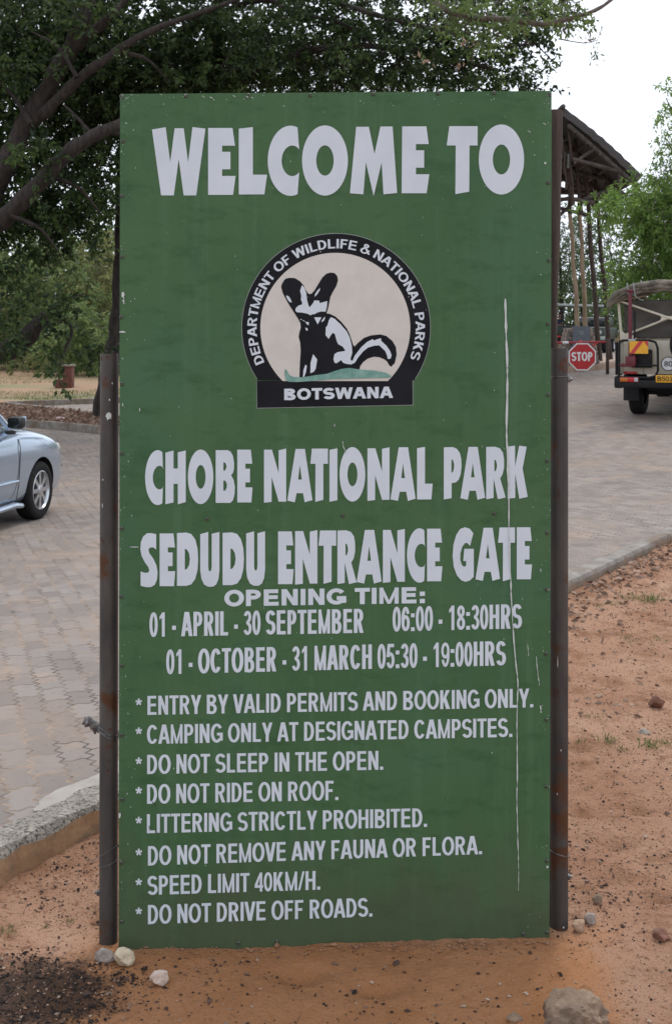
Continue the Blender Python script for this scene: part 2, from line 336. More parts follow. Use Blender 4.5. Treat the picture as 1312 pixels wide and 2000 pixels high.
def paver_mat():
    m = bpy.data.materials.new('zigzag_pavers'); m.use_nodes = True; n, l = nodes_of(m); b = n['Principled BSDF']
    b.inputs['Roughness'].default_value = .85; b.inputs['Specular IOR Level'].default_value = .25
    tc = n.new('ShaderNodeTexCoord'); mp = n.new('ShaderNodeMapping'); mp.inputs['Rotation'].default_value = (0, 0, R_(-108))
    l.new(tc.outputs['Object'], mp.inputs[0])
    sx = n.new('ShaderNodeSeparateXYZ'); l.new(mp.outputs[0], sx.inputs[0])
    def mth(op, a, bv=0):
        x = n.new('ShaderNodeMath'); x.operation = op
        for i, q in enumerate((a, bv)):
            if isinstance(q, (int, float)): x.inputs[i].default_value = q
            else: l.new(q, x.inputs[i])
        return x.outputs[0]
    zx = mth('MULTIPLY', mth('SUBTRACT', mth('PINGPONG', sx.outputs[0], .0375), .019), .75)
    zy = mth('MULTIPLY', mth('SUBTRACT', mth('PINGPONG', sx.outputs[1], .0375), .019), .55)
    ny = n.new('ShaderNodeTexNoise'); ny.inputs['Scale'].default_value = 5; l.new(tc.outputs['Object'], ny.inputs[0])
    wob = mth('MULTIPLY', mth('SUBTRACT', ny.outputs[0], .5), .05)
    cx = n.new('ShaderNodeCombineXYZ'); l.new(mth('ADD', mth('ADD', sx.outputs[0], zy), wob), cx.inputs[0]); l.new(mth('ADD', mth('ADD', sx.outputs[1], zx), wob), cx.inputs[1])
    br = n.new('ShaderNodeTexBrick'); br.offset = .5; br.inputs['Scale'].default_value = 1
    br.inputs['Brick Width'].default_value = .225; br.inputs['Row Height'].default_value = .1125; br.inputs['Mortar Size'].default_value = .0055
    br.inputs['Mortar Smooth'].default_value = .4; br.inputs['Bias'].default_value = 0
    br.inputs['Color1'].default_value = (.190, .162, .143, 1); br.inputs['Color2'].default_value = (.262, .228, .203, 1); br.inputs['Mortar'].default_value = (.105, .078, .06, 1)
    l.new(cx.outputs[0], br.inputs[0])
    br.inputs['Mortar'].default_value = (.24, .205, .18, 1)
    def noise(s, d=6):
        z = n.new('ShaderNodeTexNoise'); z.inputs['Scale'].default_value = s; z.inputs['Detail'].default_value = d; z.inputs['Roughness'].default_value = .65; l.new(tc.outputs['Object'], z.inputs[0]); return z.outputs[0]
    def mr(src, a, bb, o=1.0):
        x = n.new('ShaderNodeMapRange'); x.inputs[1].default_value = a; x.inputs[2].default_value = bb; x.inputs[4].default_value = o; l.new(src, x.inputs[0]); return x.outputs[0]
    def mix(f, a, c, mode='MIX'):
        x = n.new('ShaderNodeMix'); x.data_type = 'RGBA'; x.blend_type = mode; l.new(f, x.inputs[0]); l.new(a, x.inputs[6])
        if isinstance(c, tuple): x.inputs[7].default_value = (*c, 1)
        else: l.new(c, x.inputs[7])
        return x.outputs[2]
    col = mix(mr(noise(.55), .42, .68, .5), br.outputs[0], (.30, .215, .155))      # sand swept into the joints and over the blocks
    col = mix(mr(noise(9), .55, .75, .6), col, (.34, .235, .165))
    col = mix(mr(noise(26), .56, .72, .5), col, (.13, .11, .095))
    col = mix(mr(noise(1.3), .55, .72, .4), col, (.15, .13, .125))
    col = mix(mr(noise(.9, 3), .56, .66, .35), col, (.12, .108, .10)); col = mix(mr(noise(3.3, 8), .60, .70, .55), col, (.11, .095, .085)); col = mix(mr(noise(2.2, 8), .58, .72, .7), col, (.36, .27, .20))
    jc = n.new('ShaderNodeValToRGB'); e_ = jc.color_ramp.elements; e_[0].position, e_[1].position = .40, .60; e_[0].color = (.075, .06, .05, 1); e_[1].color = (.37, .265, .185, 1); l.new(noise(2.6, 7), jc.inputs[0])   # joints: bare and dark, or filled with sand
    col = mix(br.outputs['Fac'], col, jc.outputs[0])
    l.new(col, b.inputs['Base Color'])
    bp = n.new('ShaderNodeBump'); bp.inputs['Strength'].default_value = .7; bp.inputs['Distance'].default_value = .006
    hgt = mth('SUBTRACT', mth('MULTIPLY', noise(60), .25), br.outputs['Fac']); l.new(hgt, bp.inputs['Height']); l.new(bp.outputs[0], b.inputs['Normal'])
    return m
M['paver'] = paver_mat()

# ------------------------------------------------------------------ terrain
K0 = np.array((-1.05, 3.77)); KU = np.array((3.76, 6.16)); KU = KU / np.linalg.norm(KU); KN = np.array((-KU[1], KU[0]))
ctrl = np.array([(-1.08, 3.95, .12), (-.84, 4.37, .12), (1.52, 8.05, .12), (2.77, 10.1, .12), (-4.2, -1, .12), (6, 15.3, .22), (-2.5, 1.6, .12),
    (-3.1, 12.8, -.2), (-4.3, 9.5, -.12), (-4.03, 20.9, -.10), (-5.7, 21.5, -.09), (-5, 30, .03), (-8, 37, .13), (-20, 40, .3), (-15, 18, 0),
    (5.1, 20.9, .38), (6.05, 30, .96), (12, 30, .95), (12, 65, 1.0), (20, 22, .7), (30, 60, 1.0), (0, 40, .5), (-10, 60, .45), (0, 65, .7), (30, 10, .3), (-40, 100, .6), (40, 100, 1.0), (0, 140, .8), (90, 30, .6), (-90, 30, .3), (0, -40, .0)])
def _tps(r): return np.where(r > 1e-9, r * r * np.log(np.maximum(r, 1e-9)), 0)
_A = _tps(np.linalg.norm(ctrl[:, None, :2] - ctrl[None, :, :2], axis=2)) + np.eye(len(ctrl)) * .5
_Q = np.hstack([np.ones((len(ctrl), 1)), ctrl[:, :2]]); _n = len(ctrl)
_S = np.linalg.solve(np.block([[_A, _Q], [_Q.T, np.zeros((3, 3))]]), np.concatenate([ctrl[:, 2], np.zeros(3)]))
def Rz(x, y):
    x = np.asarray(x, float); y = np.asarray(y, float); s = _S[_n] + _S[_n + 1] * x + _S[_n + 2] * y
    for i in range(_n): s = s + _S[i] * _tps(np.hypot(x - ctrl[i, 0], y - ctrl[i, 1]))
    return np.clip(s, -.6, 2.0)
FOOT = []
def ST(x, y):
    rx = np.asarray(x, float) - K0[0]; ry = np.asarray(y, float) - K0[1]
    return rx * KU[0] + ry * KU[1], rx * KN[0] + ry * KN[1]
def Sz(x, y):
    """the sand in front of the kerb"""
    x = np.asarray(x, float); y = np.asarray(y, float); s, t = ST(x, y)
    kx = K0[0] + s * KU[0]; ky = K0[1] + s * KU[1]; base = Rz(kx, ky) - .085 + .035 * np.clip((s - 2) / 3, 0, 1)
    w = np.clip(-t / 1.2, 0, 1); base = base * (1 - w) + w * (np.clip(base - .035, -.3, .03) * .6 - .016)
    z = base + fbm(x * .9, y * .9, 3) * .05 + fbm(x * 5, y * 5, 4) * .030 + fbm(x * 26 + 9, y * 26, 3) * .019
    z = z + .006 * np.exp(-((y - 3.47) / .06) ** 2) * (np.abs(x) < .66)
    wb_ = np.exp(-(x / 1.05) ** 4 - ((y - 3.42) / .42) ** 4); z = z * (1 - wb_) + wb_ * (-.011 + .0125 * np.clip(x / .61, -1.3, 1.3) + fbm(x * 5, y * 5, 4) * .016 + fbm(x * 26 + 9, y * 26, 3) * .014)
    for (fx, fy, a, bb, dd) in FOOT: z = z - dd * np.exp(-((x - fx) / a) ** 2 - ((y - fy) / bb) ** 2)
    return z - .006
def hit(px, py, fn):
    rx = (px - CX) / F; rz = (py - YH) / F; prev = 1.0
    ds = np.concatenate([np.arange(1.5, 12, .02), np.arange(12, 90, .1)])
    zz = H - rz * ds - fn(rx * ds, ds); k = np.argmax(zz < 0) if (zz < 0).any() else len(ds) - 1
    d = ds[k]; return Vector((rx * d, d, float(fn(rx * d, d))))
for (a, b_) in [(1170, 1262), (1190, 1338), (1165, 1362), (1182, 1382), (1300, 1500), (1150, 1580), (1250, 1580), (1200, 1640), (1290, 1740), (585, 1895), (1140, 1460), (740, 1920)]:
    q = hit(a, b_, lambda x, y: np.zeros_like(np.asarray(x, float))); FOOT.append((q.x, q.y, .055, .035 + .02 * random.random(), .034))

def grid_mesh(name, X, Y, Z, mat, kind='structure', tint=None):
    ny, nx = X.shape; v = np.stack([X, Y, Z], -1).reshape(-1, 3); i = np.arange(ny * nx).reshape(ny, nx)
    f = np.stack([i[:-1, :-1], i[:-1, 1:], i[1:, 1:], i[1:, :-1]], -1).reshape(-1, 4)
    me = bpy.data.meshes.new(name); me.from_pydata(v.tolist(), [], f.tolist()); me.update()
    o = link_mesh(name, me, mat, None); o['kind'] = kind; return o

def ground():
    u = np.linspace(-1, 1, 521); xs = .25 + np.sinh(u * 8.2) / np.sinh(8.2) * 420
    u2 = np.linspace(-.80, 1, 560); ys = 3.7 + np.sinh(u2 * 8.0) / np.sinh(8.0) * 520
    X, Y = np.meshgrid(xs, ys); s, t = ST(X, Y)
    Z = np.where(t < .04, Sz(X, Y), Rz(X, Y) - .14)
    return grid_mesh('ground', X, Y, Z, M['soil'])
ground()

def road():
    s = np.concatenate([np.arange(-14, 20, .25), np.arange(20, 95, .6)]); t = np.concatenate([[.10], np.arange(.3, 16, .25), np.arange(16, 75, .8)])
    S_, T_ = np.meshgrid(s, t); X = K0[0] + S_ * KU[0] + T_ * KN[0]; Y = K0[1] + S_ * KU[1] + T_ * KN[1]
    grid_mesh('road', X, Y, Rz(X, Y) + fbm(X * 1.2, Y * 1.2, 3) * .02 * np.clip(T_ - .3, 0, 1), M['paver'])
road()

def sweep_kerb(name, pts, prof, mat, label=None, jit=.006):
    """prof: (offset across, height) pairs; pts: (x,y,z) centre line"""
    mb = MB(); k = len(prof); vs_ = []; fs = []
    for i, p in enumerate(pts):
        a = np.array(pts[max(i - 1, 0)][:2]); b_ = np.array(pts[min(i + 1, len(pts) - 1)][:2]); d = b_ - a; d = d / (np.linalg.norm(d) + 1e-9); nn = np.array((-d[1], d[0]))
        for (o, h) in prof:
            jj = jit(p) if callable(jit) else jit; j = random.uniform(-jj, jj)
            vs_.append((p[0] + nn[0] * (o + j), p[1] + nn[1] * (o + j), p[2] + h + j * .7))
    for i in range(len(pts) - 1):
        for j in range(k - 1): fs.append((i * k + j, i * k + j + 1, (i + 1) * k + j + 1, (i + 1) * k + j))
    mb.add(vs_, fs); fs = [tuple(range(k)), tuple((len(pts) - 1) * k + j for j in range(k))]; mb.f += fs; mb.m += [0, 0]
    return mb
# long kerb behind the sign; the sand-side face is stained, its worn top shows aggregate
ks = np.concatenate([np.arange(-9, 13, .08), np.arange(13, 60, .5)])
kp = []
for s in ks:
    x, y = K0 + KU * s; kp.append((x, y, float(Rz(x, y))))
mb = sweep_kerb('kerb', kp, [(0, -.30), (.0, -.02), (.014, .006), (.055, .012), (.125, .010), (.14, -.05)], None, jit=lambda p: .007 if p[1] < 6 else .0022)
mb.m = [0] * len(mb.m)
n5 = 5
for i in range((len(ks) - 1) * n5):
    if i % n5 == 0: mb.m[i] = 1
    elif ks[i // n5] < 3.2: mb.m[i] = 2
kerb = mb.build('kerb', [M['concrete'], M['kerbface'], M['dirtykerb'], M['concreteface']], smooth=True, ang=50); kerb['kind'] = 'structure'
# make the far half of the face plain concrete
for p in kerb.data.polygons:
    if p.material_index == 1 and ST(p.center[0], p.center[1])[0] > 3.4: p.material_index = 3

# cement smeared over the paving edge behind the left pipe
cpx = [(60, 1590), (100, 1556), (150, 1535), (190, 1520), (235, 1490), (262, 1492), (240, 1512), (205, 1536), (170, 1556), (130, 1576), (95, 1594)]
cw = [hit(a, b_, Rz) for (a, b_) in cpx]; cw = crom([tuple(q) for q in cw + cw[:1]], 4)[:-1]; ctr = sum((np.array(q) for q in cw), np.zeros(3)) / len(cw)
cw = [ctr + (np.array(q) - ctr) * random.uniform(.93, 1.05) for q in cw]; mb = MB(); mb.add([(q[0], q[1], float(Rz(q[0], q[1]) + fbm(np.array([q[0] * 1.2]), np.array([q[1] * 1.2]), 3)[0] * .012) + .006) for q in cw] + [(q[0], q[1], float(Rz(q[0], q[1])) - .01) for q in cw] + [(ctr[0], ctr[1], float(Rz(ctr[0], ctr[1])) + .016)],
    [(i, (i + 1) % len(cw), 2 * len(cw)) for i in range(len(cw))] + [(i, (i + 1) % len(cw), len(cw) + (i + 1) % len(cw), len(cw) + i) for i in range(len(cw))])
cpo = mb.build('cement_patch', pm('pale_cement', (.29, .26, .225), (.36, .325, .29), 12, .9, .5, c3=(.25, .20, .16), s3=9, t3=(.52, .66), bscale=60)); cpo['kind'] = 'structure'
# islands and verge on the far left
C1 = [(-420, 822), (-200, 828), (0, 832), (45, 833), (80, 836), (140, 841), (192, 846), (260, 850), (330, 851)]
C2 = [(330, 848), (260, 834), (178, 817), (120, 809), (60, 802), (9, 796)]
C3 = [(9, 795), (60, 793), (120, 791), (187, 788), (300, 784), (430, 780)]
def world_path(px, n=5):
    w = [tuple(hit(a, b_, Rz)) for (a, b_) in px]; return [tuple(q) for q in crom(w, n)]
W1, W2, W3 = world_path(C1), world_path(C2), world_path(C3)
for wpth, nm in ((W1, 'kerb'), (W2, 'kerb'), (W3, 'kerb')):
    wpth = [(x, y, float(Rz(x, y))) for (x, y, z) in wpth]
    sgn = 1
    o = sweep_kerb(nm, wpth, [(-.06, -.2), (-.06, .125), (-.045, .14), (.045, .14), (.06, .125), (.06, -.2)], None, jit=.004).build(nm, M['concrete'], ang=50); o['kind'] = 'structure'
def strip(name, A, B, rows, mat, dz):
    n = max(len(A), len(B)); ia = np.linspace(0, len(A) - 1, n); ib = np.linspace(0, len(B) - 1, n)
    f = lambda Q, ii: np.stack([np.interp(ii, np.arange(len(Q)), [q[k] for q in Q]) for k in (0, 1)], -1)
    a, b_ = f(A, ia), f(B, ib); tt = np.linspace(0, 1, rows)[:, None, None]; G = a[None] * (1 - tt) + b_[None] * tt
    X, Y = G[..., 0], G[..., 1]; return grid_mesh(name, X, Y, Rz(X, Y) + dz + fbm(X, Y, 3) * .08, mat)
M['verge'] = pm('leafy_verge_soil', (.13, .085, .06), (.25, .155, .10), 2.5, .95, .6, c3=(.34, .19, .11), s3=.5, t3=(.5, .6), bscale=30)
M['grassy'] = pm('grassy_soil', (.15, .14, .06), (.24, .20, .10), 1.2, .95, .5, c3=(.29, .18, .105), s3=.22, t3=(.40, .52), bscale=30)
left_mid = [tuple(hit(-420, 795, Rz)), tuple(hit(-100, 795, Rz))]
strip('ground', W1, left_mid + [tuple(q) for q in reversed(W2)], 10, M['verge'], .10)
far = [(-45, 75, 0), (-20, 80, 0), (0, 85, 0), (4, 85, 0)]
strip('ground', left_mid + list(W3), far, 50, M['grassy'], .10)
# gate island on the right
isl = [(1098, 728), (1120, 726), (1150, 724), (1180, 720), (1203, 714), (1212, 706)]
WI = world_path(isl, 4)
WIb = [(x + .5 * (i / len(WI)), y + 7, z) for i, (x, y, z) in enumerate(WI)]
strip('pavement', WI, WIb, 10, pm('island_sand', (.25, .17, .12), (.34, .25, .18), 3, .95, .4), .11)
o = sweep_kerb('kerb', [(x, y, float(Rz(x, y))) for (x, y, z) in WI], [(-.06, -.2), (-.06, .125), (-.045, .14), (.045, .14), (.06, .125), (.06, -.2)], None, jit=.006).build('kerb', pm('sandy_kerb', (.20, .13, .09), (.30, .21, .15), 4, .95, .4), ang=50); o['kind'] = 'structure'

# ------------------------------------------------------------------ lettering
def ell(cx, cy, rx, ry, a0, a1, n=20, p=2.04):
    out = []
    for i in range(n + 1):
        q = R_(a0 + (a1 - a0) * i / n); c, s = math.cos(q), math.sin(q)
        out.append((cx + rx * math.copysign(abs(c) ** (2 / p), c), cy + ry * math.copysign(abs(s) ** (2 / p), s)))
    return out
def rib(path, tv, th, closed=False):
    q = [Vector((x / tv, y / th)) for x, y in path]; n = len(q); L = []; Rr = []
    for i in range(n):
        a = q[(i - 1) % n] if (closed or i > 0) else q[i]; b = q[(i + 1) % n] if (closed or i < n - 1) else q[i]
        d = (b - a); d = d.normalized() if d.length > 1e-9 else Vector((1, 0)); nn = Vector((-d.y, d.x)) * .5
        L.append(((q[i].x + nn.x) * tv, (q[i].y + nn.y) * th)); Rr.append(((q[i].x - nn.x) * tv, (q[i].y - nn.y) * th))
    k = n if closed else n - 1
    return [[L[i], L[(i + 1) % n], Rr[(i + 1) % n], Rr[i]] for i in range(k)]
def rect(x0, y0, x1, y1): return [[(x0, y0), (x1, y0), (x1, y1), (x0, y1)]]
def bar(x0, y0, x1, y1, w): return [[(x0 - w / 2, y0), (x0 + w / 2, y0), (x1 + w / 2, y1), (x1 - w / 2, y1)]]
ADV = dict(A=.72, B=.72, C=.72, D=.72, E=.667, F=.61, G=.78, H=.72, I=.28, J=.56, K=.72, L=.61, M=.833, N=.72, O=.78, P=.667, R=.72, S=.667, T=.61, U=.72, V=.667, W=.944, Y=.667)
ADV.update({c: .556 for c in '0123456789'}); ADV.update({' ': .278, '.': .278, ':': .333, '-': .333, '*': .389, '/': .40, '&': .72})
def glyph(c, W, tv, th):
    """pieces (lists of polygons) in a box W wide and 1 high; tv, th: thickness of uprights and of level strokes"""
    if c.isdigit(): tv = tv * (.80 if tv / W > .30 else .96)
    a, b = tv / 2, th / 2; V = lambda x, y0=0, y1=1: rect(x, y0, x + tv, y1); Hb = lambda y, x0=0, x1=W: rect(x0, y, x1, y + th); dk = tv * 1.06
    if c == 'A': return [bar(dk / 2, 0, W / 2 - dk * .12, 1, dk), bar(W - dk / 2, 0, W / 2 + dk * .12, 1, dk), Hb(.22, W * .22, W * .78)]
    if c == 'B': return [V(0), rib([(a, 1 - b)] + ell(W * .50, .745, W * .44 - a, .255 - b, 90, -90, 12) + [(a, .49 + b)], tv, th), rib([(a, .49 + b)] + ell(W * .52, .26, W * .48 - a, .26 - b + .02, 90, -90, 12) + [(a, b)], tv, th)]
    if c == 'C': return [rib(ell(W / 2, .5, W / 2 - a, .5 - b, 36, 324, 30), tv, th)]
    if c == 'D': return [V(0), rib([(a, 1 - b), (W * .35, 1 - b)] + ell(W * .4, .5, W * .6 - a, .5 - b, 90, -90, 20) + [(W * .35, b), (a, b)], tv, th)]
    if c == 'E': return [V(0), Hb(0, tv), Hb(.5 - b + .02, tv, W * .94), Hb(1 - th, tv, W * .97)]
    if c == 'F': return [V(0), Hb(.5 - b, tv, W * .88), Hb(1 - th, tv)]
    if c == 'G': return [rib(ell(W / 2, .5, W / 2 - a, .5 - b, 36, 318, 30), tv, th), rect(W - tv, .1, W, .52), Hb(.52 - th, W * .52, W - tv)]
    if c == 'H': return [V(0), V(W - tv), Hb(.5 - b + .02, tv, W - tv)]
    if c == 'I': return [V(0)]
    if c == 'K': return [V(0), [[(tv, .30), (tv, .30 + th * 1.9), (W * .97 - tv * 1.25, 1), (W * .97, 1)]], [[(W - tv * 1.3, 0), (W, 0), (tv * 1.3 + (W - tv) * .24, .66), (tv * .6 + (W - tv) * .18, .50)]]]
    if c == 'L': return [V(0), Hb(0, tv)]
    if c == 'M' and tv / W > .22: tv = tv * .84; a = tv / 2
    if c == 'M': return [V(0), V(W - tv), bar(tv * .42, 1, W / 2, 0, tv * .82), bar(W - tv * .42, 1, W / 2, 0, tv * .82)]
    if c == 'N': return [V(0), V(W - tv), bar(a * 1.05, 1, W - a * 1.05, 0, tv * 1.05)]
    if c in 'O0': return [rib(ell(W / 2, .5, W / 2 - a, .5 - b + .01, 0, 360, 40)[:-1], tv, th, True)]
    if c == 'P': return [V(0), rib([(a, 1 - b), (W * .5, 1 - b)] + ell(W * .5, .70, W * .5 - a, .30 - b, 90, -90, 14) + [(a, .40 + b)], tv, th)]
    if c == 'R': return [V(0), rib([(a, 1 - b), (W * .48, 1 - b)] + ell(W * .48, .715, W * .47 - a, .285 - b, 90, -90, 14) + [(a, .43 + b)], tv, th), bar(W - dk * .55, 0, W * .52, .46, dk)]
    if c == 'S':
        r = (1 - 2 * b) / 4
        return [rib(ell(W / 2, 1 - b - r, W / 2 - a - .01 * W, r, 22, 245, 16, 2.1) + ell(W / 2, b + r, W / 2 - a, r, 65, -158, 16, 2.1), tv, th)]
    if c == 'T': return [Hb(1 - th), rect(W / 2 - a, 0, W / 2 + a, 1 - th)]
    if c == 'U': return [rib([(a, 1), (a, .4)] + ell(W / 2, .34, W / 2 - a, .34 - b, 180, 360, 16) + [(W - a, .4), (W - a, 1)], tv, th)]
    if c == 'V': return [bar(W / 2 - dk * .08, 0, dk / 2, 1, dk), bar(W / 2 + dk * .08, 0, W - dk / 2, 1, dk)]
    if c == 'W': return [bar(W * .27, 0, tv / 2, 1, tv), bar(W * .27, 0, W * .5, 1, tv), bar(W * .73, 0, W * .5, 1, tv), bar(W * .73, 0, W - tv / 2, 1, tv)]
    if c == 'Y': return [rect(W / 2 - a, 0, W / 2 + a, .44), bar(W / 2, .36, dk * .55, 1, dk), bar(W / 2, .36, W - dk * .55, 1, dk)]
    if c == '1': return [rect(W * .62 - a, 0, W * .62 + a, 1), [[(W * .62 - a, .97), (W * .62, 1), (W * .62 - a, .99 - th * 1.5), (W * .10, .70), (W * .10, .70 + th * .95)]]]
    if c == '3': return [rib(ell(W / 2, .745, W * .46 - a, .255 - b, 165, -88, 14), tv, th), rib(ell(W / 2, .27, W / 2 - a, .27 - b, 88, -162, 16), tv, th), rect(W * .34, .51 - b, W * .60, .51 + b)]
    if c == '4': return [rect(W * .60, 0, W * .60 + tv, 1), Hb(.20, 0, W), [[(0, .20), (0, .20 + th * 1.2), (W * .60, 1), (W * .60 + tv * .4, 1), (W * .60, 1 - th * 1.9), (tv * .8, .20)]]]
    if c == '5': return [Hb(1 - th, W * .16, W * .93), [[(W * .16, 1), (W * .16 + tv, 1), (tv, .46), (0, .46)]], rib(ell(W / 2, .33, W / 2 - a, .33 - b, 148, -160, 20), tv, th)]
    if c == '6': return [rib(ell(W / 2, .33, W / 2 - a, .33 - b, 0, 360, 24)[:-1], tv, th, True), rib(ell(W / 2, .5, W / 2 - a, .5 - b, 28, 205, 18), tv, th)]
    if c == '9': return [[[(W - x, 1 - y) for x, y in q] for q in pc] for pc in glyph('6', W, tv, th)]
    if c == '8': return [rib(ell(W / 2, .75, W * .46 - a, .25 - b, 0, 360, 20)[:-1], tv, th, True), rib(ell(W / 2, .27, W / 2 - a, .27 - b, 0, 360, 22)[:-1], tv, th, True)]
    if c == '.': return [rect(0, 0, W, W * 1.0)]
    if c == ':': return [rect(0, 0, W, th * 1.15), rect(0, .72 - th * 1.15, W, .72)]
    if c == '-': return [rect(0, .27, W, .27 + th * 1.25)]
    if c == '/': return [bar(tv * .35, 0, W - tv * .35, 1, tv * .7)]
    if c == '&':
        p = crom([(W * .98, .04), (W * .62, .42), (W * .30, .74), (W * .30, .90), (W * .46, .97), (W * .62, .88), (W * .56, .70)], 6); p2 = crom([(W * .56, .70), (W * .22, .48), (W * .08, .25), (W * .2, .06), (W * .48, .04), (W * .72, .2), (W * .86, .46)], 6)
        return [rib([tuple(q) for q in p], tv * .9, th * .9), rib([tuple(q) for q in p2], tv * .9, th * .9)]
    if c == '*':
        out = []
        for k in range(5):
            q = R_(90 + 72 * k); dx, dy = math.cos(q), math.sin(q); w = tv * .5; r = W / 2
            X = lambda u, v: (W / 2 + dx * u - dy * v, .5 + (dy * u + dx * v) * 1.12)
            out.append([[X(0, -w * .6), X(r, -w * .8), X(r, w * .8), X(0, w * .6)]])
        return out
    return []
def layout(s, tv, th, asp):
    """pieces of a whole line; x from 0 to the returned width in units of cap height, before stretching to fit"""
    x = 0; out = []; ends = 0
    for c in s:
        adv = ADV[c] / .716 * asp; lsb = (.0 if c in 'AVWY/' else .02 if c in 'T' else .020 if c in 'OCGS0368954*&' else .054) / .716 * asp
        if c in '.': w = tv * 1.05; l0 = (adv - w) / 2
        elif c == ':': w = tv * 1.05; l0 = (adv - w) / 2
        elif c == 'I': w = tv; l0 = (adv - w) / 2
        elif c == '-': w = adv * .72; l0 = adv * .14
        else: w = adv - 2 * lsb; l0 = lsb
        if c != ' ':
            out.append((x + l0, w, c)); ends = x + l0 + w
        x += adv
    return out, ends
def text_px(s, x0, x1, yb0, yb1, cap0, cap1, tv, th):
    """a line of text as polygons in photo pixels; tv, th in pixels"""
    cap = (cap0 + cap1) / 2; asp = 1.0
    for _ in range(12):
        ch, w = layout(s, tv / cap, th / cap, asp); asp *= ((x1 - x0) / cap) / w
        asp = max(asp, .2)
    ch, w = layout(s, tv / cap, th / cap, asp); st = ch[0][0]; k = (x1 - x0) / (w - st); out = []
    for (x, gw, c) in ch:
        for pc in glyph(c, gw, tv / cap, th / cap):
            P2 = []
            for poly in pc:
                q = []
                for (u, v) in poly:
                    X = x0 + (x + u - st) * k; f = (X - x0) / (x1 - x0); q.append((X, yb0 + (yb1 - yb0) * f - v * (cap0 + (cap1 - cap0) * f)))
                P2.append(q)
            out.append(P2)
    return out
def tess(outer, holes=()):
    loops = [[Vector((x, y, 0)) for x, y in outer]] + [[Vector((x, y, 0)) for x, y in h] for h in holes]
    flat = [v for l_ in loops for v in l_]; return [[(flat[i].x, flat[i].y) for i in t] for t in tessellate_polygon(loops)]

# the sheet's plane
dL, dR = 3.48, 3.52
BA = Vector(((233 - CX) / F * dL, dL, 0)); BB = Vector(((1075 - CX) / F * dR, dR, 0)); BU = (BB - BA).normalized(); BN = Vector((BU.y, -BU.x, 0))
def bp(px, py, off=0.0):
    r = Vector(((px - CX) / F, 1, -(py - YH) / F)); t = BN.dot(BA) / BN.dot(Vector((r.x, r.y, 0)))
    p = Vector((0, 0, H)) + r * t; return p + BN * off
def decal(name, pieces, mat, parent, off, step=.00004):
    """flat vinyl cut-outs stuck on the sheet; each piece a hair above the last so nothing is coplanar"""
    mb = MB()
    for k, pc in enumerate(pieces):
        o = off + (k % 6) * step
        for poly in pc: mb.add([bp(x, y, o) for x, y in poly], [tuple(range(len(poly)))])
    return mb.build(name, mat, parent, world=True, smooth=False, fix=False)

sign = thing('welcome_sign', 'tall green welcome board with white lettering standing on orange sand between rusty pipes', 'sign', (BA + BB) * .5)
tl, tr, br_, bl = (234.5, 182.5), (1077, 176.5), (1073, 1828), (231.5, 1852)
def down(p, q, k): return (q[0] + (q[0] - p[0]) * k, q[1] + (q[1] - p[1]) * k)
bl2, br2 = down(tl, bl, .03), down(tr, br_, .03)
mb = MB(); nx, ny = 24, 48; vv = []
for j in range(ny + 1):
    for i in range(nx + 1):
        u, v = i / nx, j / ny
        x = (tl[0] * (1 - u) + tr[0] * u) * (1 - v) + (bl2[0] * (1 - u) + br2[0] * u) * v; y = (tl[1] * (1 - u) + tr[1] * u) * (1 - v) + (bl2[1] * (1 - u) + br2[1] * u) * v
        vv.append((x, y))
n0 = len(vv); mb.add([bp(x, y, 0) for x, y in vv], [(j * (nx + 1) + i, j * (nx + 1) + i + 1, (j + 1) * (nx + 1) + i + 1, (j + 1) * (nx + 1) + i) for j in range(ny) for i in range(nx)])
mb.add([bp(x, y, -.004) for x, y in vv], [(j * (nx + 1) + i, (j + 1) * (nx + 1) + i, (j + 1) * (nx + 1) + i + 1, j * (nx + 1) + i + 1) for j in range(ny) for i in range(nx)])
loop = [i for i in range(nx + 1)] + [j * (nx + 1) + nx for j in range(1, ny + 1)] + [ny * (nx + 1) + i for i in range(nx - 1, -1, -1)] + [j * (nx + 1) for j in range(ny - 1, 0, -1)]
mb.f += [(loop[i], loop[(i + 1) % len(loop)], n0 + loop[(i + 1) % len(loop)], n0 + loop[i]) for i in range(len(loop))]; mb.m += [0] * len(loop)
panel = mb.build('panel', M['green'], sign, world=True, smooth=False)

def zs(o, s, pts): return [(o[0] + x / s, o[1] + y / s) for x, y in pts]
def ring_el(cx, cy, rx, ry, n=48, p=2.0): return ell(cx, cy, rx, ry, 0, 360, n, p)[:-1]
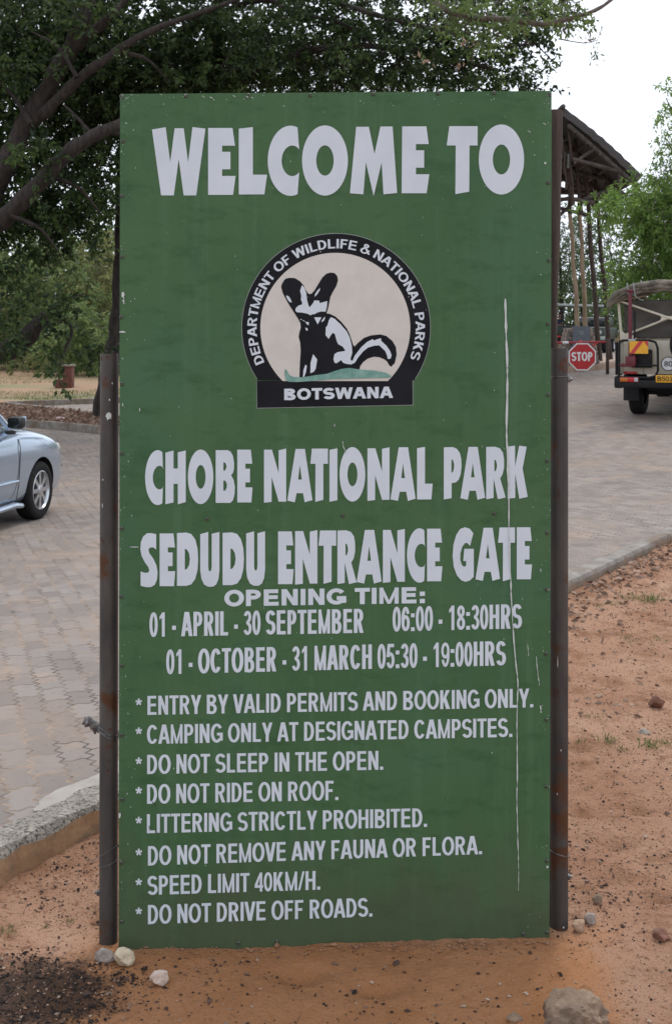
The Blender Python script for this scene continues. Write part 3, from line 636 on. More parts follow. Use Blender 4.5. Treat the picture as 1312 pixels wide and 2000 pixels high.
# --- heavy display lettering, cut by hand
def U(box, s, o, pts):
    x0, y0, x1, y1 = box; return [(o[0] + (x0 + (x1 - x0) * u) / s, o[1] + (y0 + (y1 - y0) * v) / s) for u, v in pts]
GL = {
 'H': ([(0, .04), (.40, 0), (.40, .335), (.61, .335), (.61, .035), (1, 0), (1, .96), (.61, 1), (.61, .62), (.40, .62), (.40, .965), (0, 1)], []),
 'B': ([(0, 0), (.62, 0), (.78, .03), (.90, .11), (.96, .25), (.95, .36), (.90, .43), (.80, .475), (.93, .56), (1, .70), (.98, .84), (.90, .95), (.76, 1), (0, 1)], [[(.40, .23), (.49, .235), (.56, .29), (.56, .33), (.49, .385), (.40, .39)], [(.40, .575), (.50, .58), (.58, .64), (.58, .70), (.50, .765), (.40, .77)]]),
 'E': ([(0, 0), (.885, 0), (.98, .265), (.53, .265), (.53, .36), (.83, .36), (.83, .62), (.53, .62), (.53, .715), (1, .715), (.92, 1), (0, 1)], []),
 'N': ([(0, .02), (.36, .02), (.66, .45), (.66, .03), (1, 0), (1, .98), (.66, .98), (.345, .525), (.345, .985), (0, 1)], []),
 'A': ([(.33, 0), (.70, 0), (1, .96), (.69, 1), (.625, .83), (.37, .83), (.30, 1), (0, .97)], [[(.50, .305), (.575, .575), (.43, .575)]]),
 'T': ([(.085, 0), (1, 0), (1, .285), (.74, .285), (.74, .96), (.28, 1), (.29, .285), (0, .285)], []),
 'I': ([(0, .03), (1, 0), (1, .97), (0, 1)], []),
 'P': ([(0, .005), (.50, 0), (.72, .03), (.90, .11), (.985, .23), (1, .36), (.95, .52), (.84, .62), (.68, .675), (.44, .69), (.44, .975), (0, 1)], [[(.43, .235), (.52, .25), (.575, .33), (.575, .40), (.52, .475), (.43, .49)]]),
 'R': ([(0, .005), (.46, 0), (.70, .03), (.86, .11), (.92, .24), (.92, .40), (.84, .53), (.72, .60), (1, .965), (.60, 1), (.38, .60), (.38, .975), (0, 1)], [[(.42, .245), (.50, .26), (.55, .33), (.55, .39), (.50, .455), (.42, .47)]]),
 'L': ([(0, .025), (.51, 0), (.51, .70), (1, .70), (.92, 1), (0, 1)], []),
 'K': ([(0, .02), (.37, .0), (.37, .40), (.575, .0), (.95, .02), (.745, .43), (1, .965), (.58, 1), (.38, .53), (.38, .985), (0, 1)], []),
 'D': ([(0, .01), (.44, 0), (.68, .03), (.86, .13), (.97, .30), (1, .50), (.97, .70), (.86, .87), (.68, .97), (.44, 1), (0, 1)], [[(.37, .305), (.47, .32), (.57, .39), (.61, .5), (.57, .61), (.47, .68), (.37, .70)]]),
 'U': ([(0, .04), (.42, 0), (.42, .64), (.44, .70), (.50, .725), (.57, .70), (.595, .64), (.595, .035), (1, 0), (1, .70), (.95, .86), (.83, .96), (.66, 1), (.40, 1), (.20, .96), (.06, .86), (0, .70)], []),
 'S': ([(.92, .02), (.92, .305), (.75, .265), (.58, .265), (.47, .30), (.52, .37), (.75, .47), (.94, .60), (1, .72), (.97, .86), (.83, .96), (.60, 1), (.32, 1), (.02, .975), (.02, .71), (.26, .735), (.44, .73), (.52, .70), (.47, .63), (.26, .54), (.07, .42), (0, .29), (.04, .16), (.17, .06), (.40, .0), (.66, 0)], []),
 'G': ([(.98, .11), (.82, .345), (.70, .29), (.58, .29), (.45, .36), (.37, .48), (.36, .60), (.45, .70), (.56, .725), (.64, .70), (.64, .62), (.50, .62), (.55, .395), (1, .395), (1, .91), (.80, .98), (.60, 1), (.40, .97), (.20, .88), (.05, .72), (0, .52), (.04, .32), (.17, .14), (.36, .03), (.58, 0), (.80, .025)], []),
}
def disp(c, box, s, o):
    if c == 'O':
        x0, y0, x1, y1 = box; cx, cy = (x0 + x1) / 2, (y0 + y1) / 2; rx, ry = (x1 - x0) / 2, (y1 - y0) / 2
        return tess(zs(o, s, ring_el(cx, cy, rx, ry)), [zs(o, s, ring_el(cx, cy + ry * .0, rx * .385, ry * .435))])
    if c == 'C':
        x0, y0, x1, y1 = box; w, h = x1 - x0, y1 - y0; cx = x0 + w * .70; cy = (y0 + y1) / 2
        o1 = ell(cx, cy, w * .70, h * .5, 68, 292, 34, 2.0); i1 = ell(x0 + w * .80, cy, w * .37, h * .215, 310, 50, 22, 2.0)
        return tess(zs(o, s, o1 + [(x1 - .005 * w, i1[0][1])] + i1 + [(x1 - .005 * w, i1[-1][1])]))
    out, holes = GL[c]; return tess(U(box, s, o, out), [U(box, s, o, h) for h in holes])
w1 = ((280, 230), 5.046); w2 = ((500, 230), 3.644); w3 = ((640, 170), 2.733)
L1 = [tess(zs(*w1, [(85, 112), (220, 90), (265, 435), (308, 100), (398, 100), (441, 435), (484, 88), (612, 104), (521, 762), (397, 762), (349, 405), (300, 762), (175, 762)])),
      tess(zs(*w1, [(638, 97), (878, 97), (903, 272), (776, 272), (776, 332), (858, 332), (858, 505), (776, 505), (776, 570), (909, 570), (884, 757), (638, 757)])),
      tess(zs(*w1, [(940, 104), (1079, 88), (1079, 558), (1219, 558), (1192, 752), (940, 753)])),
      tess(zs(*w2, ell(245, 304, 162, 250, 72, 288, 34, 2) + [(306, 213)] + ell(257, 304, 75, 109, 312, 48, 22, 2) + [(306, 395)])),
      tess(zs(*w2, ring_el(490, 302, 163, 250)), [zs(*w2, ring_el(490, 302, 62, 108))]),
      tess(zs(*w2, [(712, 62), (802, 62), (842, 255), (884, 60), (971, 60), (1003, 533), (906, 543), (893, 315), (836, 556), (781, 315), (763, 543), (667, 535)])),
      tess(zs(*w2, [(1039, 59), (1211, 59), (1228, 185), (1137, 185), (1137, 229), (1195, 229), (1195, 353), (1137, 353), (1137, 400), (1232, 400), (1213, 535), (1035, 535)])),
      tess(zs(*w3, [(648, 207), (799, 207), (799, 310), (756, 310), (754, 557), (680, 570), (682, 310), (634, 310)])),
      tess(zs(*w3, ring_el(926, 385, 121, 187)), [zs(*w3, ring_el(926, 385, 46, 80))])]
decal('lettering', L1, M['white'], sign, .0012)
za = ((260, 840), 3.28); zb = ((650, 840), 2.852)
def row(ent):
    return [disp(c, box, z[1], z[0]) for (c, box, z) in ent]
decal('lettering', row([('C', (77, 128, 192, 480), za), ('H', (207, 130, 337, 475), za), ('O', (351, 124, 514, 474), za), ('B', (529, 128, 652, 466), za), ('E', (667, 125, 765, 463), za), ('N', (838, 118, 980, 465), za), ('A', (987, 120, 1148, 462), za), ('T', (1135, 118, 1247, 460), za), ('I', (1257, 116, 1308, 459), za),
    ('O', (37, 94, 180, 398), zb), ('N', (192, 95, 315, 394), zb), ('A', (320, 95, 460, 394), zb), ('L', (468, 93, 555, 386), zb), ('P', (617, 94, 716, 386), zb), ('A', (709, 93, 847, 388), zb), ('R', (853, 92, 961, 385), zb), ('K', (972, 86, 1084, 382), zb)]), M['white'], sign, .0012)
decal('lettering', row([('S', (46, 660, 157, 1006), za), ('E', (170, 662, 270, 1000), za), ('D', (281, 656, 417, 998), za), ('U', (430, 652, 553, 1003), za), ('D', (573, 655, 710, 993), za), ('U', (724, 648, 845, 997), za), ('E', (928, 649, 1028, 987), za), ('N', (1037, 640, 1180, 990), za), ('T', (1187, 643, 1300, 985), za),
    ('R', (25, 558, 132, 858), zb), ('A', (132, 556, 271, 855), zb), ('N', (278, 550, 400, 851), zb), ('C', (412, 547, 512, 850), zb), ('E', (524, 549, 609, 842), zb), ('G', (666, 541, 784, 845), zb), ('A', (793, 544, 930, 840), zb), ('T', (919, 542, 1013, 842), zb), ('E', (1023, 541, 1108, 831), zb)]), M['white'], sign, .0012)
decal('lettering', text_px('OPENING TIME:', 438, 829.5, 1184.5, 1178, 32, 31.5, 9.6, 7.4), M['white'], sign, .0012)
decal('lettering', text_px('01 - APRIL - 30 SEPTEMBER', 292, 710, 1244, 1236, 47.5, 47, 7.0, 6.5), M['white'], sign, .0012)
decal('lettering', text_px('06:00 - 18:30HRS', 766.4, 1019, 1233.6, 1227.3, 48, 47.7, 7.0, 6.5), M['white'], sign, .0012)
decal('lettering', text_px('01 - OCTOBER - 31 MARCH 05:30 - 19:00HRS', 324.6, 987.7, 1317, 1299.5, 48, 47.7, 7.0, 6.5), M['white'], sign, .0012)
for (s, xa, xb, ya, yb, ca, cb) in [('ENTRY BY VALID PERMITS AND BOOKING ONLY.', 288, 1041, 1396.6, 1381.6, 37.2, 36.8), ('CAMPING ONLY AT DESIGNATED CAMPSITES.', 287, 1000, 1453.4, 1439.5, 37.4, 37), ('DO NOT SLEEP IN THE OPEN.', 287.4, 748, 1512.2, 1503.6, 37.6, 37), ('DO NOT RIDE ON ROOF.', 287.3, 660.6, 1570.4, 1563, 38, 38), ('LITTERING STRICTLY PROHIBITED.', 287, 833.6, 1627.8, 1615.3, 37.2, 36.6), ('DO NOT REMOVE ANY FAUNA OR FLORA.', 289, 941, 1691, 1668.6, 38, 36), ('SPEED LIMIT 40KM/H.', 288, 625.3, 1748.6, 1738, 37.3, 36.8), ('DO NOT DRIVE OFF ROADS.', 289, 727, 1805.6, 1790.6, 37.5, 37)]:
    ast = text_px('*', 264.8, 277.4, ya - ca + 19, ya - ca + 18.6, 14, 14, 4.4, 4.4)
    decal('lettering', ast + text_px(s, xa, xb, ya, yb, ca, cb, 5.9, 5.3), M['white'], sign, .0012)

# --- emblem
em = ((440, 430), 2.982); fx = ((540, 510), 5.046)
circ = [p for p in ell(645, 625, 548, 548, -214, 34, 80, 2.0)]
emblem = decal('emblem', [tess(zs(*em, circ)), tess(zs(*em, [(183, 935), (1090, 921), (1091, 1075), (185, 1093)]))], M['black'], sign, .0009, .0001)
rim = ell(645, 625, 550.5, 550.5, -213, 33, 80, 2.0); rim2 = ell(645, 625, 547, 547, 33, -213, 80, 2.0)
decal('border', [tess(zs(*em, rim + rim2)), tess(zs(*em, [(181, 936), (183.5, 936), (185.5, 1094.5), (183, 1094.5)])), tess(zs(*em, [(183, 1093), (1092, 1075), (1092, 1077.5), (183, 1095.5)])), tess(zs(*em, [(1090, 921), (1092.5, 921), (1093, 1077), (1090.5, 1077)]))], pm('vinyl_edge', (.3, .33, .3), (.4, .42, .4), 20, .5), emblem, .0007)
# the disc is cut off level along its foot
th0 = math.degrees(math.asin((936 - 625) / 436)); arc = ell(640, 625, 436, 436, th0, th0 - (180 + 2 * th0), 100, 2.0)
decal('disc', [tess(zs(*em, arc))], M['cream'], emblem, .0016)
fox = [(45, 250), (60, 200), (90, 170), (130, 162), (180, 165), (230, 195), (265, 235), (290, 285), (312, 318), (325, 322), (345, 318), (375, 285), (410, 225), (450, 160), (490, 122), (530, 110), (570, 115), (598, 145), (605, 185), (590, 240), (555, 300), (530, 350), (520, 400), (510, 450), (495, 500), (490, 512), (530, 520), (580, 545), (640, 600), (690, 660), (720, 720), (740, 780), (752, 820), (768, 840), (800, 805), (860, 755), (930, 730), (1020, 720), (1080, 735), (1140, 785), (1175, 845), (1182, 920), (1165, 1000), (1128, 1040), (1105, 1020), (1090, 990), (1060, 965), (1010, 945), (960, 940), (900, 958), (850, 995), (825, 1030), (812, 1080), (700, 1095), (500, 1115), (400, 1130), (225, 1150), (230, 1000), (238, 880), (232, 800), (218, 745), (225, 700), (238, 655), (235, 610), (215, 570), (185, 525), (130, 440), (90, 370), (60, 310)]
decal('fox_figure', [tess(zs(*fx, fox))], M['black'], emblem, .0022)
patches = [[(250, 235), (275, 260), (292, 310), (302, 390), (320, 448), (330, 450), (360, 410), (372, 385), (420, 388), (425, 412), (500, 392), (495, 450), (482, 497), (440, 494), (400, 505), (375, 520), (350, 522), (335, 532), (300, 515), (250, 505), (200, 502), (185, 485), (190, 460), (215, 437), (250, 425), (252, 405), (240, 380), (243, 340), (232, 290)],
    [(98, 335), (120, 345), (140, 375), (150, 405), (130, 402), (108, 375), (95, 350)], [(428, 262), (425, 285), (400, 325), (375, 350), (378, 325), (400, 290)], [(370, 552), (442, 552), (405, 622)], [(480, 545), (470, 580), (445, 600), (442, 590), (460, 562)],
    [(278, 593), (300, 600), (318, 598), (315, 632), (300, 620)], [(283, 652), (305, 662), (308, 682), (290, 680)], [(258, 582), (275, 584), (275, 591), (260, 589)], [(236, 568), (247, 570), (246, 580), (237, 578)],
    [(535, 550), (570, 565), (630, 620), (690, 690), (720, 750), (740, 830), (745, 900), (728, 960), (735, 980), (748, 978), (770, 930), (830, 850), (890, 795), (945, 768), (962, 780), (1000, 765), (1028, 758), (1030, 785), (1080, 830), (1115, 880), (1132, 925), (1122, 960), (1095, 962), (1088, 930), (1070, 885), (1010, 828), (960, 832), (900, 850), (850, 890), (805, 945), (770, 1000), (735, 1016), (690, 1012), (655, 1000), (635, 973), (590, 1005), (572, 1000), (560, 965), (570, 915), (600, 895), (670, 885), (675, 875), (650, 840), (605, 815), (590, 780), (575, 720), (560, 705), (545, 712), (512, 765), (482, 725), (485, 650), (500, 635), (515, 580)],
    [(360, 915), (400, 968), (385, 1060), (365, 1090), (333, 1103), (335, 1000)], [(285, 1018), (298, 1030), (290, 1090), (272, 1140), (260, 1140), (265, 1070)]]
for p in patches: decal('fox_marking', [tess(zs(*fx, p))], M['white'], emblem, .0028)
decal('grass_mound', [tess(zs(*fx, [(92, 1060), (105, 1085), (125, 1120), (160, 1138), (260, 1143), (380, 1122), (500, 1108), (560, 1085), (640, 1060), (720, 1050), (790, 1062), (880, 1070), (980, 1078), (1080, 1100), (1130, 1128), (1118, 1146), (1000, 1150), (800, 1155), (540, 1162), (380, 1178), (200, 1190), (120, 1188), (90, 1165), (80, 1110), (82, 1070)]))], M['teal'], emblem, .0034)
# ring lettering
def arc_text(s, a0, a1, rb, cap, tv, th):
    ch, w = layout(s, tv / cap, th / cap, .78)
    for _ in range(8):
        pass
    st = ch[0][0]; cx, cy = em[0][0] + 645 / em[1], em[0][1] + 625 / em[1]; out = []; span = R_(a0 - a1); k = span / (w - st)
    for (x, gw, c) in ch:
        mid = R_(a0) - (x + gw / 2 - st) * k; ux, uy = math.sin(mid), math.cos(mid)       # tangent (clockwise), screen y down
        for pc in glyph(c, gw, tv / cap, th / cap):
            P2 = []
            for poly in pc:
                q = []
                for (u, v) in poly:
                    du = (u - gw / 2) * k * (rb + cap * .5); r = rb + v * cap
                    q.append((cx + math.cos(mid) * r + ux * du, cy - math.sin(mid) * r + uy * du))
                P2.append(q)
            out.append(P2)
    return out
decal('lettering', arc_text('DEPARTMENT OF WILDLIFE & NATIONAL PARKS', 205.5, -22.5, 155, 18.2, 3.3, 2.9), M['white'], emblem, .0030)
decal('lettering', text_px('BOTSWANA', 440 + 343 / 2.982, 440 + 976 / 2.982, 430 + 1047 / 2.982, 430 + 1034 / 2.982, 22.2, 22.2, 6.8, 5.2), M['white'], emblem, .0030)

# --- scratches and scuffs
def scratch(pts, w, j=.6):
    pts = crom(pts, 5); L = []; Rr = []
    for i, p in enumerate(pts):
        ww = w(i / (len(pts) - 1)) if callable(w) else w; ww *= random.uniform(.35, 1.35); L.append((p[0] - ww / 2 + random.uniform(-j, j) * .5, p[1])); Rr.append((p[0] + ww / 2 + random.uniform(-j, j) * .5, p[1]))
    return [[L[i], L[i + 1], Rr[i + 1], Rr[i]] for i in range(len(pts) - 1)]
for q in [scratch([(986, 583), (987.6, 650), (989.5, 700), (990, 760), (988.4, 840), (990, 882), (992.8, 970), (993, 1029), (994, 1080), (997, 1134), (997.4, 1160), (1000.6, 1219), (1006, 1290), (1010.5, 1328), (1010, 1356), (1008.7, 1405), (1009.2, 1460), (1009.4, 1520), (1008.5, 1556), (1010, 1620), (1011.6, 1678)], lambda u: 3.4 - 1.7 * u + (1.3 if u < .3 else 0)),
      scratch([(1011.6, 1678), (1012, 1705), (1011.6, 1739)], .9), scratch([(669, 862), (670.5, 872), (676, 884)], 1.6), scratch([(1046.5, 1282), (1049, 1310), (1052.5, 1338)], 1.3), scratch([(1029.5, 1257), (1031.5, 1281)], 1.1), scratch([(1054.5, 1378), (1056, 1392)], 2.2)]: decal('scratch', [q], M['whitepaint'], sign, .0040)
pc = []
for (x, y, w, h) in [(241, 575, 8, 12), (242, 588, 2, 18), (240, 648, 14, 4), (1064, 318, 5, 6), (240, 700, 3, 3), (653, 830, 2, 8), (247, 240, 4, 3), (273, 800, 2, 9), (240, 790, 3, 8), (1068, 1693, 5, 7), (234, 1592, 5, 14), (960, 1470, 3, 3), (401, 1690, 2, 3), (1030, 1810, 2, 2), (640, 1370, 3, 5), (262, 1068, 22, 2)]:
    pc.append([[(x + w / 2 * math.cos(q) * random.uniform(.5, 1.1), y + h / 2 * math.sin(q) * random.uniform(.5, 1.1)) for q in [k * .785 for k in range(8)]]])
for _ in range(420):
    e = random.random()
    x = random.uniform(238, 1070) if e < .55 else (235 + abs(random.gauss(0, 14)) if e < .8 else 1074 - abs(random.gauss(0, 16))); y = random.uniform(185, 1830) if random.random() < .8 else 184 + abs(random.gauss(0, 14)); r = random.uniform(.25, .85) * (.6 if 285 < x < 1045 and y > 1340 else 1) * (1.7 if random.random() < .08 else 1)
    k = random.choice([1, 1, 1.8, 2.6]); pc.append([[(x + r * math.cos(q) * random.uniform(.5, 1.2), y + k * r * math.sin(q) * random.uniform(.5, 1.2)) for q in [k2 * 1.05 for k2 in range(6)]]])
for (a, b_) in [(455, 186), (480, 187), (490, 189), (395, 187), (410, 189), (1030, 255), (1060, 240)]:
    pc.append(scratch([(a, b_), (a + 5, b_ + 3)], 2.5))
sc_ = decal('paint_speck', pc, M['whitepaint'], sign, .0040); sc_['kind'] = 'stuff'
pk = [scratch([(x, y), (x + dx, y + dy)], 1.4) for (x, y, dx, dy) in [(292, 1612, 0, 10), (309, 1625, 2, 3), (296, 1562, 8, 14)]]
for q in pk: decal('scuff', [q], M['darkgreen'], sign, .0044)

# --- screws
def screw_mesh():
    mb = MB(); mb.lathe([(.0, .0032), (.0012, .0032), (.0012, .0018), (.0022, .0018), (.0024, .0034), (.0048, .0026), (.0060, .0004), (.0060, -.001)], 12)
    mb.v = [(x, y, z) for x, y, z in mb.v]; me = bpy.data.meshes.new('screw'); me.from_pydata(mb.v, [], mb.f); me.update(); me.materials.append(M['screw']); return me
scm = screw_mesh(); rotB = BN.to_track_quat('Z', 'Y').to_euler()
for (x, y) in [(237.5, 188), (240, 275), (238, 382), (238.7, 501), (237, 619), (238, 749), (238, 885), (238, 1032), (237.5, 1165), (238, 1300), (238, 1436), (239, 1562), (237, 1686), (238, 1801), (363, 186.5), (485, 185.5), (606, 185), (728.6, 183), (855, 181.5), (964, 180.5), (1073, 184), (1070, 356), (1071.6, 508), (1069.6, 632), (1070, 770.6), (1068, 900), (1068, 1040.6), (1067, 1151), (1066, 1277), (1067, 1406), (1067, 1537), (1068, 1682), (1068, 1822), (405, 1014), (669.6, 1007), (964.6, 1003), (466, 1843), (541, 1840), (1022, 1825)]:
    o = bpy.data.objects.new('screw', scm); COL.objects.link(o); o.location = bp(x, y, .0008) - Vector(sign.location); o.rotation_euler = rotB; o.parent = sign
for p in scm.polygons: p.use_smooth = True

# --- backing frame, pipes, wires
def bpd(px, py, back): return bp(px, py, -back)
mb = MB()
for (a, b_) in [((248, 190), (246, 1850)), ((1060, 186), (1058, 1830)), ((650, 184), (650, 1840))]:
    p, q = bpd(*a, .024), bpd(*b_, .024); w = BU * .017; n_ = BN * .017
    mb.add([p - w - n_, p + w - n_, p + w + n_, p - w + n_, q - w - n_, q + w - n_, q + w + n_, q - w + n_], [(0, 1, 2, 3), (7, 6, 5, 4), (0, 4, 5, 1), (1, 5, 6, 2), (2, 6, 7, 3), (3, 7, 4, 0)])
mb.build('frame', M['rustedge'], sign, world=True, smooth=False)
def pipe(cx0, y0, cx1, y1, d, r):
    mb = MB(); t = P(cx0, y0, d); b_ = P(cx1, y1, d) - Vector((0, 0, .25)); ax = (t - b_); L = ax.length; q = ax.to_track_quat('Z', 'Y').to_matrix().to_4x4(); Mx = Matrix.Translation(b_) @ q
    mb.lathe([(r, 0), (r, L * .3), (r * 1.0, L * .6), (r, L - .003), (r * .985, L), (r * .88, L), (r * .88, L - .18), (.0, L - .18)], 28, Mx)
    return mb.build('post', M['steel'], sign, world=True, ang=40)
pl = pipe(213.6, 691, 211.5, 1850, 3.53, .0262); pr = pipe(1091.5, 680, 1091.5, 1829, 3.585, .0262)
# white paint splashes and a rust collar on the pipes
def splash(px, py, w, h, d, r, c0, mat, name, par):
    """a thin blotch wrapped on the pipe's skin"""
    axx = (c0 - CX) / F * d; mb = MB(); n = 10; vs_ = [];
    c = P(px, py, d); s = max(-.97, min(.97, (c.x - axx) / r)); ang0 = math.asin(s)
    for k in range(n):
        q = 2 * math.pi * k / n; f = random.uniform(.55, 1.1); a = ang0 + (w / 2 * math.cos(q) * f) / F * d / r; z = c.z - h / 2 * math.sin(q) * f / F * d
        vs_.append((axx + math.sin(a) * (r + .0006), d - math.cos(a) * (r + .0006), z))
    mb.add(vs_, [tuple(range(n))]); return mb.build(name, mat, par, world=True, smooth=False, fix=False)
def axis(py, top, bot, y0, y1): return top + (bot - top) * (py - y0) / (y1 - y0)
for (x, y, w, h) in [(215, 812, 13, 17), (217, 780, 3, 5), (222, 748, 2, 6), (204, 935, 3, 4), (203, 985, 2, 10)]: splash(x, y, w, h, 3.53, .0262, axis(y, 213.6, 211.5, 691, 1850), M['whitepaint'], 'paint_splash', pl)
for (x, y, w, h) in [(210, 738, 6, 10), (204, 750, 4, 5), (213, 697, 9, 6), (200, 700, 5, 9), (225, 690, 4, 8), (203, 1620, 6, 5), (225, 1620, 5, 8), (205, 1055, 8, 10), (222, 1048, 6, 7), (200, 1050, 4, 9), (214, 1500, 7, 12), (215, 1480, 5, 9), (218, 1420, 8, 6), (213, 1825, 9, 4)]: splash(x, y, w, h, 3.53, .0262, axis(y, 213.6, 211.5, 691, 1850), M['rustedge'], 'rust_patch', pl)
for (x, y, w, h) in [(1097, 1804, 4, 5), (1086, 1290, 2, 26), (1092, 1460, 3, 4), (1085, 1545, 2, 5)]: splash(x, y, w, h, 3.585, .0262, 1091.5, M['whitepaint'], 'paint_splash', pr)
for (x, y, w, h) in [(1098, 712, 26, 46), (1087, 900, 3, 34), (1088, 960, 3, 20), (1085, 1345, 5, 12), (1092, 1095, 8, 3), (1083, 1620, 5, 16), (1085, 1565, 4, 8), (1090, 1812, 18, 28), (1086, 800, 4, 8)]: splash(x, y, w, h, 3.585, .0262, 1091.5, M['rustedge'], 'rust_patch', pr)
def wire(pts, r=.0011, par=None, name='wire'):
    mb = MB(); mb.tube([tuple(p) for p in crom([tuple(p) for p in pts], 6)], r, 5); return mb.build(name, M['wire'], par or sign, world=True)
def loop_on(cx, py, d, r, tilt, rr, name='wire'):
    ax = (cx - CX) / F * d; z = H - (py - YH) / F * d; wire([(ax + math.sin(q) * r, d - math.cos(q) * r, z + tilt * math.sin(q)) for q in np.linspace(0, 6.28, 16)], rr)
loop_on(212, 1430, 3.53, .0275, -.008, .0012); loop_on(212, 1434, 3.53, .0280, -.014, .0012); loop_on(212, 1426, 3.53, .0275, -.018, .001)
loop_on(212, 1684, 3.53, .0272, .010, .0009); loop_on(1091.5, 735, 3.585, .0275, .002, .0013); loop_on(1091.5, 1664, 3.585, .0275, -.008, .0014)
wire([P(231, 1650, 3.50), P(205, 1668, 3.50), P(180, 1681, 3.49), P(165, 1680, 3.49)], .0008)
for (x, y, d) in [(1110.5, 741, 3.58), (193, 1744, 3.53), (1110, 1713, 3.58)]:
    mb = MB(); c = P(x, y, d); mb.box(c, (.010, .016, .016), bev=.003); mb.tube([c + Vector((-.012, 0, 0)), c + Vector((.010, 0, 0))], .0045, 8); mb.build('bolt', M['wire'], sign, world=True)
# upright timber behind the sheet on the right, and the stick wired to the left pipe
mb = MB(); a, b_ = P(1082.5, 216, 3.72), P(1066, 1829, 3.60); pts = []; rad = []
for k in range(30):
    u = k / 29; c = a.lerp(b_, u); c.x += .004 * math.sin(u * 9); pts.append(c); rad.append((.0245 - .0125 * min(1, u / .24)) * (1 + .04 * math.sin(k * 1.7)))
pts[-1].z -= .2; mb.tube(pts, rad, 14); mb.build('timber_upright', M['oldwood'], sign, world=True, ang=60)
mb = MB(); A0 = [P(163, 1408, 3.56), P(170, 1411, 3.56), P(185, 1417, 3.565), P(200, 1424, 3.57), P(226, 1433, 3.575), P(300, 1450, 3.62)]
mb.tube([tuple(p) for p in crom([tuple(p) for p in A0], 4)], [max(.004, .0125 + .004 * math.sin(i * 1.9) + (-.004 if i < 2 else 0)) for i in range(21)], 9)
mb.tube([P(172, 1400, 3.555), P(182, 1412, 3.56), P(190, 1418, 3.56)], [.004, .008, .01], 6); mb.tube([P(184, 1424, 3.56), P(186, 1434, 3.56)], [.008, .003], 6)
mb.build('wired_stick', M['drywood'], sign, world=True, ang=80)

# ------------------------------------------------------------------ vegetation
def leaf_arrays(c, d, size, asp, fold=.25):
    """c: (n,3) bases, d: (n,3) unit directions, size (n,): folded leaf of 2 triangles"""
    n = len(c); rnd = RNG.normal(size=(n, 3)); sd = np.cross(d, rnd); sd /= np.linalg.norm(sd, axis=1, keepdims=True) + 1e-9
    nn = np.cross(sd, d); s = size[:, None]; mid = c + d * s * .45
    a = mid + sd * s * asp * .5 + nn * s * asp * fold; b = mid - sd * s * asp * .5 + nn * s * asp * fold; tip = c + d * s
    v = np.stack([c, a, tip, b], 1).reshape(-1, 3); k = np.arange(n)[:, None] * 4
    f = np.concatenate([k + [0, 1, 2], k + [0, 2, 3]], 1).reshape(-1, 3); return v, f
def raw_mesh(name, v, f, tint, mats, midx=None):
    me = bpy.data.meshes.new(name); n = len(v); m = len(f); me.vertices.add(n); me.vertices.foreach_set('co', np.asarray(v, np.float32).ravel())
    me.loops.add(m * 3); me.loops.foreach_set('vertex_index', np.asarray(f, np.int32).ravel()); me.polygons.add(m)
    me.polygons.foreach_set('loop_start', np.arange(m, dtype=np.int32) * 3); me.polygons.foreach_set('loop_total', np.full(m, 3, np.int32))
    me.update(calc_edges=True); a = me.attributes.new('tint', 'FLOAT', 'FACE'); a.data.foreach_set('value', np.asarray(tint, np.float32))
    for q in mats: me.materials.append(q)
    if midx is not None: me.polygons.foreach_set('material_index', np.asarray(midx, np.int32))
    return me
def unit(a): return a / (np.linalg.norm(a, axis=-1, keepdims=True) + 1e-9)
